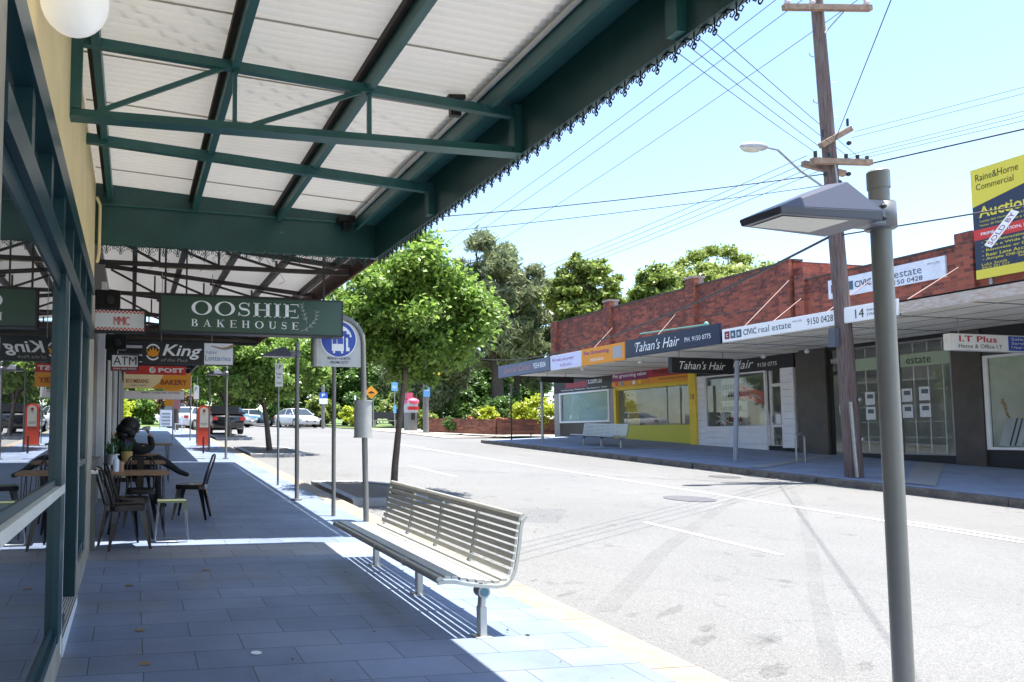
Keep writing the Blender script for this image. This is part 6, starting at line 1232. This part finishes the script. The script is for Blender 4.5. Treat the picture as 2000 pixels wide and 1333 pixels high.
t = MB(); t.sphere((12.95, PYY - .1, 7.74), .34, 18, 10, sc_=(1, .42, .26)); t.build('lamp_head', mat('alloy_head', (.45, .45, .5), .4, .3), sl_); t = MB(); t.sphere((12.88, PYY - .1, 7.69), .25, 16, 8, sc_=(1, .4, .3)); t.build('lens', MATS['frosted_lens'], sl_)
wires = []
def wire(a, b, sag, r_, label, g='overhead wires meeting at the power pole'):
    a = Vector(a); b = Vector(b); n = 14; P = [a.lerp(b, i / n) - Vector((0, 0, sag * 4 * (i / n) * (1 - i / n))) for i in range(n + 1)]
    t = MB(); t.tube(P, r_, 5, cap=False); tag(t.build('overhead_wire', asph), label, 'wire', g)
pt = (pc(7.5), PYY - .2, 7.6)
for k, (x0_, y8, lb_) in enumerate(((14.4, 9.28, 'leftmost of four alike'), (14.75, 9.08, 'second of four alike'), (15.2, 8.88, 'third of four alike'), (15.5, 8.65, 'rightmost of four alike'))):
    s0 = Vector((x0_, PYY - .2, 7.7)); wire(s0, s0 + (Vector((8, y8, 7.2)) - s0) * 2.15, .1, .0055, 'dark wire running up left from the crossarm, ' + lb_)
wire((15.0, PYY, 7.35), (2.0, 21.5, 7.6), .25, .013, 'upper twisted black cable crossing the road to the left')
wire((15.0, PYY, 7.1), (2.0, 22.0, 7.1), .2, .009, 'lower twisted black cable crossing the road to the left')
wire((15.1, PYY, 8.0), (4.85, 1.8, 8.15), .05, .0075, 'steep twisted cable rising right from the pole to the top edge of the picture')
wire((15.85, PYY - .2, 7.56), (19, -3.5, 6.6), .15, .018, 'thick black cable running right from the main crossarm')
wire((15.05, PYY, 5.95), (19, 0.5, 5.65), .12, .018, 'black cable running right in front of the auction board')
wire((14.95, PYY, 5.95), (21, 42, 6.2), .9, .03, 'thick cable sagging left from the pole to above the brick parapet')
for k, z in enumerate((7.6, 7.7, 7.8, 8.2, 8.35)): wire((15.3 + .1 * k, PYY, z), (24 + k, -3, 8.2 + .5 * k), .15, .006, 'fine wire fanning out right from the pole, number %d upward' % (k + 1) if False else ['lowest', 'second lowest', 'middle', 'second highest', 'highest'][k] + ' of the fine wires fanning out right from the pole')
for k, (a, b) in enumerate((((13.85, PYY - .2, 11.25), (12.5, 45, 9.5)), ((14.5, PYY - .2, 11.3), (13.3, 45, 9.5)), ((15.95, PYY - .2, 11.45), (15.2, 45, 9.6)))): wire(a, b, .5, .008, ['left', 'middle', 'right'][k] + ' high wire running from the top crossarm down the street', 'high wires along the street')
for k in range(4): wire((14.4 + .35 * k, PYY, 7.7), (12.6 + .45 * k, 45, 7.9), .5, .007, ['leftmost', 'second', 'third', 'rightmost'][k] + ' of the four low wires running down the street from the pole', 'low wires along the street')
wire((XW, 24, 6.0), (18, 18, 5.3), .1, .01, 'thin service wire running to the brick wall')
# tv antenna on wall
t = MB(); t.tube([(18.6, 21.2, 4.5), (18.6, 21.2, 5.35)], .03, 8); t.tube([(18.6, 21.2, 5.25), (18.4, 24.2, 5.33)], .028, 6); t.sphere((18.6, 21.2, 5.2), .11, 10, 8, sc_=(.8, .9, 1.4))
tag(t.build('lighting_arm', mat('green_metal', (.1, .25, .22), .5)), 'old lamp bracket with a long horizontal arm in front of the brick parapet', 'lamp bracket')

# ============================================================ MIDDLE DISTANCE
signpost('power_pole', 'grey timber power pole with blue bus sign and yellow arm beyond the far corner', 15.1, 36.7, 4.4, [(-.18, .18, 1.85, 2.35, mat('sky_sign', (.15, .4, .7), .5), [('BUS', .2, .6, .6, .2)], textw), (.12, .75, 3.0, 3.15, yel, [], textk)], .15, mat('grey_timber', (.22, .2, .19), .9, var=.2, scale=6), 'power pole')
signpost('hazard_sign', 'orange diamond speed hump warning sign on a thin post', 11.8 + 2.85, 44, .01 + 2.3, [], .03)
hs = [o for o in bpy.data.objects if o.name.startswith('hazard_sign')][0]
t = MB(); zc = 4.17; X0 = 14.5; t.prism([(-.42, 0), (0, -.42), (.42, 0), (0, .42)], (X0, 43.9, zc), UX, UZ, UY, .02); t.build('diamond_plate', orange, hs); t = MB(); t.prism([(-.24, -.06), (.24, -.06), (.12, .02), (0, .09), (-.12, .02)], (X0, 43.895, zc), UX, UZ, -UY, .01); t.build('hump_symbol', textk, hs)
signpost('bus_stop_sign', 'slim blue and white bus stop flag on a pole across the street', 16.3, 44.7, 2.85, [(-.22, .2, 1.7 + .6, 2.85, MATS['sky_sign'], [('BUS', .2, .3, .6, .3)], textw), (-.1, .1, .9, 1.4, MATS['sky_sign'], [], textw)], .03, galv, 'bus stop sign')
signpost('street_sign', 'blue over white parking sign on a pale pole behind the parked sedan', 13.0, 50, 3.0, [(-.3, .3, 2.1, 2.5, blue, [('P', .3, .2, .4, .6)], textw), (-.3, .3, 1.7, 2.09, textw, [], textk)], .12, MATS['grey_timber'], 'sign post')
signpost('steel_post', 'white topped thin post between the bus pole and the lamp', 14.4, 47, 2.3, [(-.06, .06, 1.9, 2.25, textw, [], textk)], .03, galv, 'post')
ph = thing('phone_booth', 'phone booth with a pink domed top across the street', 'phone booth', (15.3, 39, gz(15.3, 39))); zp = gz(15.3, 39); pink = mat('booth_pink', (.7, .12, .2), .5)
part('cabinet', greypaint, ph, (14.95, 15.5, 38.9, 39.5, zp, zp + 1.0)); part('upper_panel', mat('booth_white', (.55, .55, .55), .5), ph, (14.95, 15.55, 38.9, 39.5, zp + 1.0, zp + 1.6)); t = MB(); t.sphere((15.3, 39.2, zp + 1.6), .42, 16, 10, sc_=(1, 1, .55)); t.build('dome', pink, ph); part('top_sign', pink, ph, (14.95, 15.3, 39.0, 39.3, zp + 1.75, zp + 2.1)); part('red_band', red, ph, (14.93, 15.6, 38.86, 38.9, zp + 1.15, zp + 1.32)); part('handset', dark, ph, (15.15, 15.35, 38.85, 38.899, zp + .6, zp + .95))
pb = thing('park_bench', 'dark bench with a back board beside the far bus stop', 'bench', (15.9, 46, lon(46))); zp = gz(15.9, 46); part('seat', greypaint, pb, (15.3, 17.2, 45.9, 46.3, zp + .4, zp + .46)); part('backrest', dark, pb, (15.3, 17.0, 46.3, 46.35, zp + .55, zp + 1.0)); part('leg', greypaint, pb, (15.4, 15.5, 46, 46.3, zp, zp + .4)); part('leg', greypaint, pb, (16.9, 17.0, 46, 46.3, zp, zp + .4))
fs = thing('frame_sign', 'white framed notice board standing at the far end of the footpath', 'notice board', (2.0, 44, lon(44))); zp = lon(44); part('board', mat('notice_white', (.6, .62, .66), .5), fs, (1.62, 2.3, 44, 44.05, zp + .15, zp + 1.1)); part('frame', galv, fs, (1.58, 1.62, 44, 44.06, zp, zp + 1.2), (2.3, 2.34, 44, 44.06, zp, zp + 1.2), (1.62, 2.3, 44, 44.06, zp + 1.1, zp + 1.15))
for k in range(4): part('notice', greypaint, fs, (1.7, 2.2, 43.99, 43.999, zp + .25 + k * .2, zp + .33 + k * .2))
signpost('tree_trunk_post', 'dark thick timber post beside the framed notice board', 2.42, 42, 2.6, [], .16, barkd, 'post')
wc = thing('plastic_chair', 'white chair out on the far part of the footpath', 'chair', (2.35, 38.4, lon(38.4))); zp = lon(38.4); part('seat', white, wc, (2.15, 2.55, 38.2, 38.6, zp + .4, zp + .44)); part('backrest', white, wc, (2.5, 2.55, 38.2, 38.6, zp + .44, zp + .85))
for a in (2.16, 2.5):
    for b in (38.22, 38.55): part('leg', white, wc, (a, a + .035, b, b + .035, zp, zp + .4))
# cars
glassc = mat('car_glass', (.03, .04, .045), .08, spec=.8); tyrem = mat('tyre_black', (.015, .015, .015), .8); rimm = mat('rim_alloy', (.5, .5, .5), .3, .8)
headl = mat('headlight_glass', (.7, .72, .75), .1); taill = mat('tail_light', (.5, .02, .02), .3)
def car(label, loc, rz, paint, kind='sedan'):
    r_ = thing('parked_car', label, 'car', loc, rz, 'cars down the street')
    L, W = 4.5, 1.75
    # stations along y (front at -y): (y, zbot, ztop, halfwidth)
    S = [(-2.25, .35, .55, .70), (-2.15, .25, .68, .80), (-1.6, .22, .80, .86), (-.95, .2, .93, .875), (0, .2, .96, .88), (1.0, .2, .98, .88), (1.7, .22, 1.0, .86), (2.15, .27, .98, .80), (2.25, .36, .80, .74)]
    if kind == 'suv': S = [(y, zb_ + .05, zt + .15, w_ + .02) for y, zb_, zt, w_ in S]
    vs = []; n = len(S)
    for y, zb_, zt, w_ in S: vs += [(-w_ * .92, y, zb_), (-w_, y, zb_ + (zt - zb_) * .45), (-w_ * .97, y, zt - .06), (-w_ * .86, y, zt), (w_ * .86, y, zt), (w_ * .97, y, zt - .06), (w_, y, zb_ + (zt - zb_) * .45), (w_ * .92, y, zb_)]
    t = MB(); t.add(vs, [(i * 8 + j, i * 8 + (j + 1) % 8, (i + 1) * 8 + (j + 1) % 8, (i + 1) * 8 + j) for i in range(n - 1) for j in range(8)] + [tuple(range(8)), tuple(range((n - 1) * 8, n * 8))], 0, True)
    t.build('body', paint, r_, False)
    if kind == 'ute': y0, y1, y2, y3, hh = -1.0, -.5, .45, .6, 1.45
    elif kind == 'suv': y0, y1, y2, y3, hh = -1.15, -.45, 1.75, 2.15, 1.65
    else: y0, y1, y2, y3, hh = -1.1, -.35, .95, 1.75, 1.42
    zt = .95 if kind != 'suv' else 1.08
    g = [(-.80, y0, zt - .04), (.80, y0, zt - .04), (.80, y3, zt), (-.80, y3, zt), (-.60, y1, hh - .04), (.60, y1, hh - .04), (.60, y2, hh - .04), (-.60, y2, hh - .04)]
    t = MB(); t.add(g, [(0, 1, 5, 4), (1, 2, 6, 5), (2, 3, 7, 6), (3, 0, 4, 7)]); t.build('windows', glassc, r_, False)
    t = MB(); t.add([(-.62, y1 - .04, hh - .06), (.62, y1 - .04, hh - .06), (.62, y2 + .05, hh - .06), (-.62, y2 + .05, hh - .06), (-.5, y1 + .1, hh), (.5, y1 + .1, hh), (.5, y2 - .1, hh), (-.5, y2 - .1, hh)], [(4, 5, 6, 7), (0, 1, 5, 4), (1, 2, 6, 5), (2, 3, 7, 6), (3, 0, 4, 7)], 0, True)
    for sx_ in (-1, 1):
        for (ya, yb, za, zb_) in ((y0, y1, zt - .02, hh - .05), (y3, y2, zt, hh - .05)): t.bar((sx_ * .805, ya, za), (sx_ * .61, yb, zb_), .05, .05)
        ym = (y1 + y2) / 2; t.bar((sx_ * .805, ym, zt), (sx_ * .61, ym, hh - .05), .05, .06)
    t.build('roof', paint, r_, False)
    for sx_ in (-1, 1):
        for y in (-1.4, 1.35):
            t = MB(); t.tube([(sx_ * .68, y, .32), (sx_ * .89, y, .32)], .32, 20, sm=False); wh = t.build('wheel', tyrem, r_, False); t = MB(); t.tube([(sx_ * .885, y, .32), (sx_ * .9, y, .32)], .2, 14, sm=False); t.build('rim', rimm, wh, False)
        t = MB(); t.box(sx_ * .72 - .14, sx_ * .72 + .14, -2.22, -2.1, .56, .68); t.build('headlight', headl, r_, False); t = MB(); t.box(sx_ * .70 - .13, sx_ * .70 + .13, 2.13, 2.27, .68, .86); t.build('tail_light', taill, r_, False); t = MB(); t.box(sx_ * .88, sx_ * 1.0, -.9, -.76, .93, 1.05); t.build('mirror', paint, r_, False)
    t = MB(); t.box(-.4, .4, -2.265, -2.15, .40, .5); t.build('grille', dark, r_, False); t = MB(); t.box(-.25, .25, -2.275, -2.266, .44, .54); t.build('number_plate', textw, r_, False)
    if kind == 'ute': t = MB(); t.box(-.86, .86, .65, 2.2, 1.0, 1.1); t.box(-.86, .86, .65, .7, 1.1, 1.45); t.build('tray_cover', dark, r_, False)
    return r_
cw = mat('car_white', (.62, .63, .65), .25, coat=.5); cb_ = mat('car_black', (.012, .013, .016), .2, coat=.6); cbl = mat('car_blue', (.10, .25, .40), .25, coat=.5); csl = mat('car_silver', (.35, .37, .4), .25, .5, coat=.5)
car('white sedan parked by the park, facing us, behind the second lamp', (11.9, 53.5, gz(11.9, 53.5)), .25, cw)
car('black utility vehicle parked facing away beyond the red sign stand', (4.55, 39.0, gz(4.55, 39.0)), math.pi + .08, cb_, 'ute')
car('white car angled at the kerb left of the black utility vehicle', (3.7, 48, gz(4, 48)), math.pi - .5, cw)
car('silver car just behind the black utility vehicle, near the end of the road', (7.0, 56, gz(7, 56)), .9, csl)
car('blue car passing in the middle of the road end', (8.3, 62, gz(8.3, 62)), 1.3, cbl, 'suv')
car('pale car right of the blue one at the road end', (10.2, 63, gz(10, 63)), 1.3, cw)
car('dark parked hatchback seen past the framed notice board', (3.2, 52, gz(3.4, 52)), math.pi - .2, cb_, 'suv')
